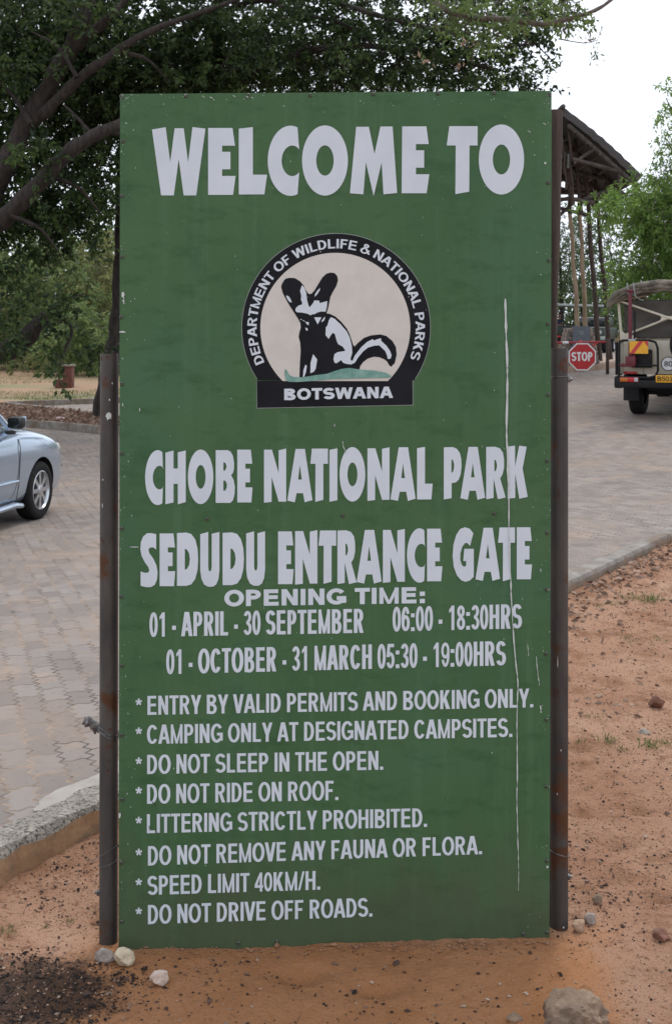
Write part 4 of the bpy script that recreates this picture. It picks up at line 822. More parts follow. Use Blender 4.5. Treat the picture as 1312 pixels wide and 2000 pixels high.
def foliage(name, blobs, mat, parent, leaf=.09, asp=.45, per=16, L=.38, droop=.35, clump=.42, twig=True, twigmat=None, density=1.0, stick=None):
    """blobs: (px, py, rx_px, ry_px, depth, depth_half, twigs)"""
    C_, D_, S_, T_ = [], [], [], []; tw = []
    for (bx, by, rx, ry, d, dd, nt) in blobs:
        nt = int(nt * density); c0 = np.array(P(bx, by, d)); ext = np.array((rx / F * d, dd, ry / F * d))
        ncl = max(3, nt // 9); q = unit(RNG.normal(size=(ncl, 3))) * (RNG.random((ncl, 1)) ** .4); cl = c0 + q * ext
        pick = RNG.integers(0, ncl, nt); base = cl[pick] + RNG.normal(size=(nt, 3)) * np.minimum(clump, ext * .5)
        dirs = unit(unit(base - c0) * .6 + RNG.normal(size=(nt, 3)) * .7 + np.array((0, 0, -.25 * droop))); tt = RNG.random(ncl)[pick] * .6
        for i in range(nt):
            u = RNG.random((per, 1)) ** .8; pts = base[i] + dirs[i] * L * u + np.array((0, 0, -1)) * (u ** 2) * L * droop * .6 + RNG.normal(size=(per, 3)) * leaf * .28
            C_.append(pts); D_.append(unit(dirs[i] * .5 + RNG.normal(size=(per, 3)) * .75 + np.array((0, 0, -droop)))); S_.append(leaf * RNG.uniform(.65, 1.25, per)); T_.append(np.clip(tt[i] + RNG.normal(size=per) * .22 + .1, 0, 1))
            if twig and i % 2 == 0: tw.append((base[i] - dirs[i] * L * .8, base[i] + dirs[i] * L * .9))
    c, d, s, t = np.concatenate(C_), np.concatenate(D_), np.concatenate(S_), np.concatenate(T_)
    v, f = leaf_arrays(c, d, s, asp); ti = np.repeat(t, 2); mi = np.zeros(len(f), int)
    if tw:
        A = np.array([a for a, b in tw]); B = np.array([b for a, b in tw]); w = unit(np.cross(B - A, RNG.normal(size=A.shape))) * .006; w2 = unit(np.cross(B - A, w)) * .006
        n = len(A); v2 = np.stack([A + w, A - w * .5 + w2, A - w * .5 - w2, B], 1).reshape(-1, 3); k = np.arange(n)[:, None] * 4 + len(v)
        f2 = np.concatenate([k + [0, 1, 3], k + [1, 2, 3], k + [2, 0, 3]], 1).reshape(-1, 3); v = np.concatenate([v, v2]); f = np.concatenate([f, f2]); ti = np.concatenate([ti, np.zeros(len(f2))]); mi = np.concatenate([mi, np.ones(len(f2), int)])
    me = raw_mesh(name, v, f, ti, [mat, twigmat or M['bark']], mi); return link_mesh(name, me, [], parent, world=True, smooth=False)
def limb(mb, pts, r0, r1, n=9, sub=6, wob=.03):
    w = crom([tuple(P(*p)) for p in pts], sub); k = len(w); rad = [(r0 + (r1 - r0) * i / (k - 1)) * (1 + .10 * math.sin(i * 1.3 + r0 * 50)) for i in range(k)]
    w = [np.array(p) + RNG.normal(size=3) * wob * rad[i] * 2 for i, p in enumerate(w)]; mb.tube(w, rad, n)

# --- big tree on the left
bA = hit(-175, 842, Rz); treeA = thing('shade_tree', 'big dark shade tree at left with thick forking limbs and dense crown', 'tree', bA)
dA = bA.y; mb = MB()
limb(mb, [(-178, 852, dA), (-165, 780, dA), (-140, 690, dA), (-110, 560, dA), (-60, 440, dA), (0, 352, dA - .5), (50, 241, dA - .8), (116, 131, dA - 1), (160, 45, dA - 1.2), (190, -60, dA - 1.2), (230, -180, dA - 1)], .32, .09, 12)
limb(mb, [(60, 240, dA - .8), (90, 216, dA - 1), (151, 156, dA - 1.2), (211, 111, dA - 1.4), (282, 65, dA - 1.5), (400, 20, dA - 1.4), (520, -20, dA - 1), (640, -50, dA - .6)], .13, .012)
limb(mb, [(130, 112, dA - 1), (156, 85, dA - 1.2), (201, 45, dA - 1.5), (236, 10, dA - 1.7), (275, -60, dA - 1.8)], .12, .05)
limb(mb, [(-120, 560, dA), (-70, 480, dA - .6), (0, 432, dA - 1), (60, 375, dA - 1.3), (120, 310, dA - 1.5), (180, 266, dA - 1.6), (240, 240, dA - 1.6), (340, 200, dA - 1.4)], .22, .08, 11)
limb(mb, [(180, 266, dA - 1.6), (165, 245, dA - 1.6), (140, 218, dA - 1.7), (124, 204, dA - 1.7)], .045, .02, 6)
limb(mb, [(-150, 720, dA), (-90, 715, dA - .6), (-20, 700, dA - 1.2), (45, 665, dA - 1.6), (78, 628, dA - 1.8), (102, 606, dA - 1.8)], .26, .10, 11)
limb(mb, [(78, 628, dA - 1.75), (102, 604, dA - 1.8), (128, 585, dA - 1.8), (170, 572, dA - 1.7)], .075, .008, 7)
limb(mb, [(100, 608, dA - 1.8), (140, 640, dA - 1.9), (120, 700, dA - 2)], .05, .02, 6)
for (a, b_) in [((200, 250), (300, 330)), ((90, 340), (200, 420)), ((20, 420), (120, 500)), ((150, 150), (60, 60)), ((230, 100), (330, 160)), ((60, 240), (-60, 120)), ((160, 50), (60, -60))]:
    limb(mb, [(a[0], a[1], dA - 1.3), ((a[0] + b_[0]) / 2 + 8, (a[1] + b_[1]) / 2 - 14, dA - 1.2), (b_[0], b_[1], dA - 1)], .05, .012, 6)
mb.build('trunk', M['bark'], treeA, world=True, ang=80)
foliage('crown', [(90, 40, 260, 120, dA + .9, 1.5, 760), (60, 240, 150, 150, dA + .9, 1.2, 420), (180, 180, 90, 160, dA + 1.2, .9, 330), (60, 150, 260, 180, dA + 1.6, .8, 620), (330, 100, 220, 95, dA + .3, 1.5, 520), (330, 150, 160, 50, dA + .5, 1.0, 200), (-240, 160, 240, 320, dA + .6, 2.4, 560), (120, 370, 130, 80, dA + .6, 1.0, 210), (20, 440, 100, 45, dA + .3, .9, 130), (110, 430, 90, 30, dA + .2, .7, 60), (190, 385, 44, 44, dA + .3, .6, 44), (130, 500, 60, 10, dA, .4, 14), (20, 120, 60, 40, dA - 1.6, .4, 40), (90, 20, 60, 30, dA - 1.9, .4, 36), (60, 300, 40, 30, dA - 1.8, .3, 18),
    (-10, 560, 34, 30, dA - 1.2, .4, 30), (40, 545, 36, 12, dA - 1.4, .3, 14), (106, 598, 14, 12, dA - 2.0, .15, 9), (0, 630, 20, 36, dA - 2.1, .25, 20), (118, 640, 10, 34, dA - 2.2, .15, 9), (118, 700, 10, 32, dA - 2.2, .15, 11), (20, 676, 20, 10, dA - 2.3, .15, 7), (200, 690, 22, 6, dA - 1, .2, 6), (-190, 560, 100, 140, dA, 1.4, 180), (100, -170, 420, 150, dA, 3.0, 380), (560, -160, 320, 130, dA, 2.5, 260)], M['leafA'], treeA, leaf=.135, per=15, L=.40, asp=.50, clump=.36)
# --- second trunk just behind the sign, its canopy reaching right
bB = hit(196, 826, Rz); bB.z += .08; treeB = thing('shade_tree', 'dark leaning tree behind the sign with its canopy above the board', 'tree', bB)
dB = bB.y; mb = MB()
limb(mb, [(190, 838, dB), (198, 800, dB), (210, 740, dB), (222, 680, dB), (231, 610, dB), (236, 500, dB), (238, 400, dB), (240, 300, dB), (262, 190, dB), (330, 90, dB - .5), (430, 10, dB - 1)], .20, .09, 11)
limb(mb, [(238, 400, dB), (300, 300, dB - .5), (420, 190, dB - 1), (540, 120, dB - 1.5), (660, 90, dB - 2), (790, 95, dB - 2.3), (900, 120, dB - 2.5), (990, 140, dB - 2.5)], .14, .02, 9)
limb(mb, [(400, 40, dB - 1), (480, 5, dB - 1.6), (528, 0, dB - 2), (573, 25, dB - 2), (660, 42, dB - 2.2), (720, 80, dB - 2.2), (770, 130, dB - 2.3)], .07, .015, 8)
limb(mb, [(560, -40, dB - 2), (680, 10, dB - 2.6), (780, 40, dB - 3), (870, 60, dB - 3), (960, 90, dB - 3), (1080, 80, dB - 3)], .06, .012, 8)
limb(mb, [(640, 40, dB - 2.2), (700, 10, dB - 2.4), (800, -20, dB - 2.6)], .03, .012, 6); limb(mb, [(660, 160, dB - 2), (690, 60, dB - 2.1), (680, 10, dB - 2.1)], .02, .012, 6)
limb(mb, [(800, 100, dB - 2.3), (860, 60, dB - 2.4), (930, 20, dB - 2.6)], .025, .01, 6); limb(mb, [(1040, 80, dB - 3), (1066, 105, dB - 3), (1085, 124, dB - 3)], .014, .006, 5); limb(mb, [(1090, 75, dB - 3), (1140, 83, dB - 3), (1165, 78, dB - 3)], .012, .006, 5)
for _ in range(26):
    x = random.uniform(600, 1040); y = random.uniform(20, 150); limb(mb, [(x, y, dB - 2.4), (x + random.uniform(-40, 60), y + random.uniform(-30, 30), dB - 2.3), (x + random.uniform(-60, 100), y + random.uniform(-40, 50), dB - 2.2)], .013, .005, 5, 4)
mb.build('trunk', M['bark'], treeB, world=True, ang=80)
foliage('crown', [(480, 60, 230, 130, dB - 1.2, 1.8, 620), (480, 130, 220, 70, dB, 1.0, 320), (640, 110, 110, 70, dB - 1.5, 1.0, 170), (600, 165, 110, 40, dB - 1, .8, 130), (770, 110, 110, 75, dB - 2.2, 1.0, 190), (860, 135, 110, 45, dB - 2.3, .9, 120), (960, 120, 80, 50, dB - 2.4, .7, 84), (1000, 160, 40, 22, dB - 2.4, .5, 26), (820, 55, 130, 45, dB - 2.6, 1.0, 110), (960, 50, 100, 45, dB - 3, .7, 75), (1070, 30, 70, 35, dB - 3, .6, 40), (730, 25, 80, 40, dB - 2.2, .8, 46), (690, 170, 60, 30, dB - 2, .6, 46), (880, -40, 200, 50, dB - 2.6, 1.2, 90), (1000, 5, 130, 25, dB - 3, .8, 40)], M['leafA'], treeB, leaf=.12, per=15, L=.38, asp=.48, clump=.36)
# --- a bough with fresh leaves, nearer
mb = MB(); dE = 15.5
limb(mb, [(600, -200, dE + 1), (760, -80, dE + .5), (862, 12, dE), (914, 31, dE), (1000, 38, dE), (1060, 46, dE), (1105, 37, dE), (1160, 20, dE), (1196, -4, dE), (1230, -40, dE)], .05, .018, 7)
for (x, y, dx, dy) in [(930, 33, -40, 22), (985, 38, -20, 40), (1015, 40, 20, 50), (1040, 44, -10, -30), (960, 35, 30, -30), (900, 28, -30, -16)]: limb(mb, [(x, y, dE), (x + dx * .5, y + dy * .6, dE), (x + dx, y + dy, dE)], .010, .004, 5, 4)
bough = mb.build('bough', M['palebark'], treeB, world=True, ang=80)
fl = foliage('fresh_leaves', [(950, 25, 60, 26, dE, .35, 40), (985, 65, 45, 24, dE, .3, 26), (900, 15, 40, 20, dE, .3, 18), (1030, 20, 45, 22, dE, .3, 16), (1085, 42, 44, 22, dE, .25, 20), (1125, 18, 26, 18, dE, .2, 12), (1150, 78, 14, 10, dE, .15, 4), (860, 30, 50, 25, dE, .3, 14)], M['leafA2'], bough, leaf=.085, asp=.36, per=11, L=.26, clump=.2, twigmat=M['palebark'])
fl['label'] = 'bright yellow-green young leaves on the pale bough'
dead = foliage('dead_leaves', [(918, 100, 5, 14, 18.5, .1, 3), (1142, 75, 4, 7, 18.5, .1, 1), (840, 122, 5, 6, 18.5, .1, 1)], M['litter'], treeB, leaf=.10, per=7, L=.2, clump=.05, twig=False)

# --- pale feathery tree on the right
bC = hit(1440, 765, Rz); treeC = thing('feathery_tree', 'light green feathery tree beside the gate above the safari truck', 'tree', bC)
dC = bC.y; mb = MB()
limb(mb, [(1440, 775, dC), (1430, 690, dC), (1420, 600, dC), (1425, 480, dC), (1400, 380, dC), (1370, 280, dC), (1350, 180, dC)], .17, .05)
limb(mb, [(1424, 560, dC), (1360, 500, dC), (1290, 450, dC), (1230, 430, dC)], .07, .015, 7); limb(mb, [(1420, 470, dC), (1340, 420, dC), (1270, 380, dC), (1200, 385, dC)], .06, .012, 7); limb(mb, [(1370, 300, dC), (1330, 250, dC), (1300, 190, dC)], .04, .01, 6)
mb.build('trunk', M['palebark'], treeC, world=True, ang=80)
foliage('crown', [(1302, 405, 62, 50, dC, .9, 260), (1226, 398, 42, 18, dC - .5, .4, 70), (1186, 400, 20, 11, dC - .5, .3, 20), (1268, 436, 32, 24, dC - .3, .5, 60), (1312, 490, 54, 56, dC, .9, 220), (1250, 515, 26, 24, dC, .5, 46), (1216, 542, 24, 14, dC, .3, 22), (1300, 350, 26, 20, dC, .5, 40), (1304, 285, 20, 26, dC, .4, 30), (1305, 215, 22, 26, dC, .4, 34), (1310, 170, 14, 14, dC, .3, 12), (1440, 380, 110, 180, dC, 1.6, 520), (1420, 540, 110, 60, dC, 1.2, 200), (1278, 460, 30, 26, dC, .5, 60)], M['leafC'], treeC, leaf=.105, asp=.30, per=22, L=.36, droop=.7, clump=.28, twigmat=M['palebark'])
# --- trees beyond the gate and the sign
def far_tree(px, by, d, blobs, mat, label, name='woodland_tree', leaf=.17, per=20, trunk=.16, L=.7, group=None, lean=0, bark='bark'):
    b0 = P(px, 660, d); b0.z = float(Rz(b0.x, d)); t = thing(name, label, 'tree', b0, 0, group); mb = MB(); top = min(b[1] for b in blobs); y0 = YH + (H - b0.z) * F / d + 3
    limb(mb, [(px, y0, d), (px + lean * .4 + 2, y0 * .6 + top * .4, d), (px + lean, y0 * .25 + top * .75, d)], trunk, trunk * .25, 7)
    for (bx, b_y, rx, ry, bd, dd, nt) in blobs[:4]: limb(mb, [(px + lean * .3, y0 * .65 + top * .35, d), ((px + bx) / 2, (b_y + y0 * .6 + top * .4) / 2 - 8, d), (bx, b_y, bd)], trunk * .45, trunk * .1, 6)
    mb.build('trunk', M[bark], t, world=True, ang=80); foliage('crown', blobs, M[mat], t, leaf=leaf, per=per, L=L, clump=.7, asp=.5); return t
G = 'trees beyond the parking bay'
far_tree(150, 745, 52, [(165, 600, 70, 80, 52, 2.5, 260), (205, 520, 55, 70, 53, 2, 200), (140, 690, 60, 40, 51, 1.5, 110)], 'leafL', 'tall olive green tree standing left of the leaning trunk', group=G)
far_tree(60, 745, 50, [(60, 620, 80, 60, 50, 2, 200), (110, 560, 60, 50, 51, 2, 140), (20, 560, 60, 70, 51, 2, 150), (90, 675, 60, 40, 49, 1.5, 110)], 'leafM', 'mid green bushy tree behind the hanging bough at left', group=G)
far_tree(175, 748, 44, [(178, 655, 48, 46, 44, 1.2, 130), (150, 640, 40, 30, 44, 1.2, 60), (195, 690, 40, 32, 43.5, 1.0, 80)], 'leafM', 'low spreading green tree just behind the brick pillar', leaf=.18, group=G, trunk=.12)
far_tree(-60, 745, 48, [(-70, 600, 110, 110, 48, 2, 300)], 'leafL', 'olive tree at the far left edge behind the shade tree', group=G)
far_tree(300, 740, 55, [(310, 560, 110, 130, 55, 3, 340)], 'leafL', 'olive tree hidden behind the left half of the board', group=G)
far_tree(20, 730, 72, [(30, 500, 130, 80, 72, 3, 260), (150, 520, 110, 60, 73, 3, 180), (215, 480, 60, 60, 72, 3, 140)], 'leafM', 'tallest far tree showing pale sky gaps at left', group=G, leaf=.3)
G2 = 'trees beyond the gate'
far_tree(1094, 700, 80, [(1105, 540, 50, 60, 80, 2.5, 260), (1130, 470, 55, 50, 80, 2.5, 190), (1090, 430, 40, 50, 80, 2.5, 100)], 'leafD', 'dark tree behind the gate poles next to the sign edge', group=G2)
far_tree(1212, 700, 78, [(1180, 450, 40, 50, 78, 2, 60), (1165, 585, 40, 28, 78, 2, 80), (1190, 520, 30, 30, 78, 1.5, 18)], 'leafD', 'thin sparse tree between the dark gate poles and truck', group=G2)
far_tree(1240, 690, 70, [(1225, 615, 60, 45, 70, 2.5, 250), (1290, 590, 70, 60, 71, 2, 240), (1190, 640, 30, 22, 76, 2, 70)], 'leafD', 'rounded green tree behind the truck canopy', group=G2)
far_tree(960, 700, 62, [(960, 520, 120, 130, 62, 3, 380)], 'leafD', 'green tree hidden behind the right half of the board', group=G2)
far_tree(1400, 690, 74, [(1400, 560, 120, 100, 74, 3, 380)], 'leafL', 'olive tree beyond the truck at the right edge', group=G2)
# scrub along the far side, as one mass
scr = foliage('scrub', [(x, 718 + random.uniform(-8, 10), 34, 30, random.uniform(44, 56), 2, 46) for x in range(-160, 420, 26)] + [(x, 655, 40, 14, 78, 3, 40) for x in range(1000, 1500, 40)] + [(x, 690, 60, 40, 82, 3, 90) for x in range(300, 1000, 50)], M['leafL'], None, leaf=.17, per=12, L=.6, clump=.6, twigmat=M['palebark']); scr['kind'] = 'stuff'
woods = foliage('woods', [(x, 600 + 30 * math.sin(x * .013), 70, 70, 105, 6, 105) for x in range(-700, 2000, 60)], M['leafD'], None, leaf=.55, per=12, L=1.2, clump=1.4, twig=False); woods['kind'] = 'stuff'
for _ in range(0): pass

# --- grasses, litter, debris
def tuft(px, py, n, h, spread, mat, name, label, cat, group=None, fn=Sz, lean=.35):
    b = hit(px, py, fn); n = int(n * 1.5); o = thing(name, label, cat, b, 0, group); c = np.array(b) + np.c_[RNG.normal(size=(n, 2)) * spread, np.full(n, -.003)]
    d = unit(np.c_[RNG.normal(size=(n, 2)) * (lean + .35), np.ones(n)]); v, f = leaf_arrays(c, d, h * RNG.uniform(.28, .85, n), .10); me = raw_mesh('blades', v, f, np.repeat(RNG.random(n), 2), [mat]); link_mesh('blades', me, [], o, world=True, smooth=False); return o
SG = 'small weeds on the sand'
for (x, y, n, h, sp, lb) in [(90, 1815, 9, .030, .004, 'upright bright green seedling left of the left pipe'), (134, 1804, 14, .028, .007, 'pale feathery seedling beside the left pipe'), (14, 1822, 40, .035, .016, 'sprawling dark grass tuft at the lower left edge'), (143, 1824, 4, .014, .003, 'tiny green sprout just under the pale seedling'), (896, 1944, 6, .014, .004, 'tiny green sprout on orange-brown sand before the board'), (618, 1905, 5, .010, .004, 'tiny sprout in the hollow below the board'),
    (1272, 1176, 46, .10, .03, 'grass tuft highest up near the kerb on the right'), (1232, 1170, 36, .07, .04, 'low grass tuft in the leaf litter by the kerb'), (1205, 1182, 22, .05, .03, 'short grass sprigs left of the tuft by the kerb'), (1166, 1186, 16, .05, .02, 'small grass sprigs close to the right pipe and kerb'), (1188, 1450, 26, .07, .022, 'small green weed level with the campsites line'), (1268, 1462, 30, .075, .022, 'leafy green weed right of the campsites line'), (1300, 1456, 16, .06, .014, 'green weed at the right edge of the frame'), (1130, 1455, 12, .045, .01, 'thin weed hard against the right pipe'), (1216, 1470, 12, .05, .012, 'faint weed between the two leafy weeds'), (1236, 1254, 16, .06, .04, 'sparse weed below the kerb grass'), (1290, 1252, 14, .06, .04, 'sparse weed below the highest tuft'), (1145, 1402, 10, .04, .012, 'small weed beside the right pipe above the others'), (1165, 1405, 10, .04, .012, 'small weed right of its twin by the pipe'), (1145, 1545, 8, .03, .008, 'lowest small weed right of the right pipe')]:
    tuft(x, y, n, h, sp, M['grass'], 'weed', lb, 'weed', SG)
def scatter(name, pts, zfn, size, mat, asp=.7, flat=True, tint=None, dz=.003):
    n = len(pts); c = np.c_[pts, zfn(pts[:, 0], pts[:, 1]) + dz]
    d = unit(np.c_[RNG.normal(size=(n, 2)), RNG.normal(size=n) * (.18 if flat else .8)]); v, f = leaf_arrays(c, d, size, asp, .12); me = raw_mesh(name, v, f, np.repeat(RNG.random(n) if tint is None else tint, 2), [mat]); o = link_mesh(name, me, [], None, smooth=False); o['kind'] = 'stuff'; return o
def crumbs(name, pts, zfn, size, mat, tint=None):
    """many little angular bits (octahedra squashed)"""
    n = len(pts); c = np.c_[pts, zfn(pts[:, 0], pts[:, 1]) + size * .18]; off = np.array([(1, 0, 0), (0, 1, 0), (-1, 0, 0), (0, -1, 0), (0, 0, .7), (0, 0, -.6)]); a = RNG.random(n) * 6.28; ca, sa = np.cos(a), np.sin(a)
    o3 = off[None] * RNG.uniform(.5, 1.2, (n, 6, 3)); st = RNG.uniform(.6, 1.9, n); x = o3[..., 0] * st[:, None]; y = o3[..., 1]
    v = np.stack([x * ca[:, None] - y * sa[:, None], x * sa[:, None] + y * ca[:, None], o3[..., 2]], -1) * (size * .5)[:, None, None] + c[:, None]
    k = np.arange(n)[:, None] * 6; tri = [(0, 1, 4), (1, 2, 4), (2, 3, 4), (3, 0, 4), (1, 0, 5), (2, 1, 5), (3, 2, 5), (0, 3, 5)]
    f = np.concatenate([k + list(t) for t in tri], 1).reshape(-1, 3); me = raw_mesh(name, v.reshape(-1, 3), f, np.repeat(RNG.random(n) if tint is None else tint, 8), [mat]); o = link_mesh(name, me, [], None, smooth=False); o['kind'] = 'stuff'; return o
def front(n, x0, x1, y0, y1, keep=lambda x, y: np.ones_like(x, bool), pw=1.0):
    """random spots on the sand: uniform over ground area, thinned by a noise mask, in front of the kerb"""
    x = RNG.uniform(x0, x1, n); y = y0 + (y1 - y0) * RNG.random(n) ** pw; s, t = ST(x, y); k = (t < -.02) & keep(x, y) & ~((np.abs(x) < .62) & (np.abs(y - 3.52) < .06)); return np.c_[x, y][k]
q = front(90000, -1.6, 3.6, 2.6, 10.0, lambda x, y: fbm(x * 1.3 + 3, y * 1.3, 4) + .12 * RNG.normal(size=x.shape) > .06, 1.5); crumbs('debris', q, Sz, RNG.gamma(2.0, .0022, len(q)) + .002, M['bits'], RNG.random(len(q)) ** 1.0)
q = front(9000, -1.6, 3.6, 2.6, 8.0, pw=1.4); crumbs('debris', q, Sz, RNG.gamma(2.0, .0021, len(q)) + .002, M['bits'], RNG.random(len(q)) ** 2)
q = front(3800, -1.6, 3.2, 2.6, 8.0, pw=1.3); crumbs('pebbles', q, Sz, RNG.gamma(2, .0024, len(q)) + .003, M['pebble'])
q = front(9000, -1.3, -.30, 2.9, 3.62, lambda x, y: (np.hypot((x + .79) * .75, y - 3.24) + fbm(x * 9, y * 9, 4) * .28 + RNG.normal(size=x.shape) * .03) < .19); crumbs('seed_debris', q, Sz, RNG.gamma(2.2, .0018, len(q)) + .002, M['bits'], RNG.random(len(q)) ** 3 * .5)
q = front(900, -1.3, -.30, 2.9, 3.62, lambda x, y: (np.hypot((x + .79) * .75, y - 3.24)) < .21); crumbs('pebbles', q, Sz, RNG.gamma(2, .0016, len(q)) + .002, M['pebble'])
q = front(3000, -1.4, -.62, 3.6, 4.4, lambda x, y: fbm(x * 3, y * 3, 4) > .06); crumbs('debris', q, Sz, RNG.gamma(2, .0017, len(q)) + .0015, M['bits'], RNG.random(len(q)) ** 2)
M['clod'] = leafmat('sand_clod', (.19, .095, .05), (.38, .215, .125), 0, .95)
q = front(16000, -1.6, 3.2, 2.6, 7.5, lambda x, y: fbm(x * 2 + 7, y * 2, 4) + .1 * RNG.normal(size=x.shape) > -.02, 1.5); crumbs('clods', q, Sz, RNG.gamma(1.5, .0020, len(q)) + .0015, M['clod'])
q = np.c_[RNG.uniform(-.62, .62, 420), 3.49 - np.abs(RNG.normal(size=420)) * .02]; crumbs('clods', q, Sz, RNG.gamma(1.6, .0032, 420) + .002, M['clod'], RNG.random(420) * .5)
q = front(700, -1.5, 3.4, 2.7, 8, pw=1.3); scatter('twigs', q, Sz, RNG.uniform(.02, .085, len(q)), M['bits'], asp=.028, dz=.004)
q = front(12000, .6, 4.6, 6.0, 12.5, lambda x, y: (lambda t: RNG.random(x.shape) < np.exp(-((t + .10) / .20) ** 2))(ST(x, y)[1])); scatter('leaf_litter', q, Sz, RNG.uniform(.025, .065, len(q)), M['litter'], .55, dz=.012)
q = front(1100, .7, 4.0, 5.5, 11, pw=1); scatter('leaf_litter', q, Sz, RNG.uniform(.02, .05, len(q)), M['litter'], .5, dz=.006)
# fallen leaves on the left island and grass beyond the bay
def between(A, B, n):
    A = np.array([a[:2] for a in A]); B = np.array([b[:2] for b in B]); u = RNG.random(n); i = lambda Q, w: np.stack([np.interp(w * (len(Q) - 1), np.arange(len(Q)), Q[:, k]) for k in (0, 1)], -1); v = RNG.random((n, 1)); return i(A, u) * (1 - v) + i(B, u) * v
lm = left_mid + [tuple(q_) for q_ in reversed(W2)]
q = between(W1, lm, 9000); scatter('leaf_litter', q, lambda x, y: Rz(x, y) + .10 + fbm(x, y, 3) * .08, RNG.uniform(.06, .13, len(q)), M['litter'], .6, dz=.02)
q = between(left_mid + list(W3), far, 60000); q = q[(q[:, 1] < 50) & (fbm(q[:, 0] * .35, q[:, 1] * .35, 3) > .03)]
n = len(q); c = np.c_[q, Rz(q[:, 0], q[:, 1]) + .10 + fbm(q[:, 0], q[:, 1], 3) * .08]; v, f = leaf_arrays(c, unit(np.c_[RNG.normal(size=(n, 2)) * .5, np.ones(n)]), RNG.uniform(.03, .085, n), .2)
o = link_mesh('grass', raw_mesh('grass', v, f, np.repeat(RNG.random(n), 2), [M['grass']]), [], None, smooth=False); o['kind'] = 'stuff'
q = np.c_[RNG.uniform(9, 26, 9000), RNG.uniform(66, 84, 9000)]; n = len(q); c = np.c_[q, Rz(q[:, 0], q[:, 1]) - .02]; v, f = leaf_arrays(c, unit(np.c_[RNG.normal(size=(n, 2)) * .4, np.ones(n)]), RNG.uniform(.4, 1.3, n), .12)
o = link_mesh('dry_grass', raw_mesh('dry_grass', v, f, np.repeat(RNG.random(n), 2), [M['drygrass']]), [], None, smooth=False); o['kind'] = 'stuff'

# --- stones
def stone(px, py, w, h, mat, label, sub=3, rough=.22, sink=.25, name='stone', group=None, seed=0, dep=.8, rz=0, blk=0):
    b = hit(px, py, Sz); k = b.y / F; o = thing(name, label, name, b, 0, group); bm = bmesh.new(); bmesh.ops.create_icosphere(bm, subdivisions=sub, radius=1)
    rs = np.random.default_rng(seed); pl_ = [(unit(rs.normal(size=3)), rs.uniform(.62, .95)) for _ in range(14)]
    for v in bm.verts:
        p = np.array(v.co)
        for (nn, dd) in pl_:
            q_ = p @ nn
            if q_ > dd: p = p - nn * (q_ - dd) * .92
        p = p * (1 + (rough * .55 + .12) * float(fbm(np.array([p[0] * 2.2 + seed]), np.array([p[1] * 2.2 + p[2] * 1.7]), 4)[0])); p = p * (1 + rough * .22 * float(fbm(np.array([p[0] * 7 + seed * 3]), np.array([p[1] * 7 + p[2] * 6]), 3)[0])); v.co = p
    me = bpy.data.meshes.new('body'); bm.to_mesh(me); bm.free(); me.transform(Matrix.Rotation(rz, 4, 'Z')); me.transform(Matrix.Diagonal((w * k / 2, w * k / 2 * dep, h * k * .62, 1)))
    zz = [v.co.z for v in me.vertices]; me.transform(Matrix.Translation((0, 0, -min(zz) - (max(zz) - min(zz)) * sink))); bpy.data.objects.remove(o)
    so_ = link_mesh(name, me, mat, None, smooth=True); so_.location = b; sharpen(me, 28); return tag(so_, label, name, group)
stone(1118, 2036, 152, 108, M['rock'], 'large grey-brown rock half buried at the bottom right', 5, .8, .30, 'rock', None, 4, .75)
stone(241, 1890, 42, 31, M['palestone'], 'pale yellowish angular stone at the foot of the left pipe', 4, .4, .1, 'stone', None, 9)
stone(206, 1886, 44, 25, M['greystone'], 'flat grey stone touching the left pipe foot', 4, .2, .15, 'stone', None, 15, .5)
stone(312, 1926, 40, 28, M['pinkstone'], 'pinkish white stone lying alone below the board', 4, .4, .1, 'stone', None, 23)
stone(1281, 1384, 34, 22, M['redstone'], 'red-brown brick fragment on the sand at right', 4, .3, .1, 'stone', None, 31)
stone(1131, 1822, 30, 22, M['sandstone'], 'sandy orange stone against the right pipe foot', 4, .4, .2, 'stone', None, 41)
stone(1153, 1808, 26, 22, M['greystone'], 'small grey stone beside the right pipe foot', 4, .4, .15, 'stone', None, 47)
stone(1166, 1768, 22, 18, M['rock'], 'dark grey stone uphill of the right pipe foot', 3, .4, .15, 'stone', None, 53)
stone(1258, 1436, 24, 12, M['greystone'], 'flat grey stone below the brick fragment', 3, .3, .2, 'stone', None, 61)
stone(1290, 1838, 40, 24, M['redstone'], 'low reddish clod at the right edge', 4, .5, .35, 'stone', None, 67)
stone(1004, 1994, 34, 14, M['rock'], 'dark flat bark-like flake left of the large rock', 3, .3, .3, 'stone', None, 71)

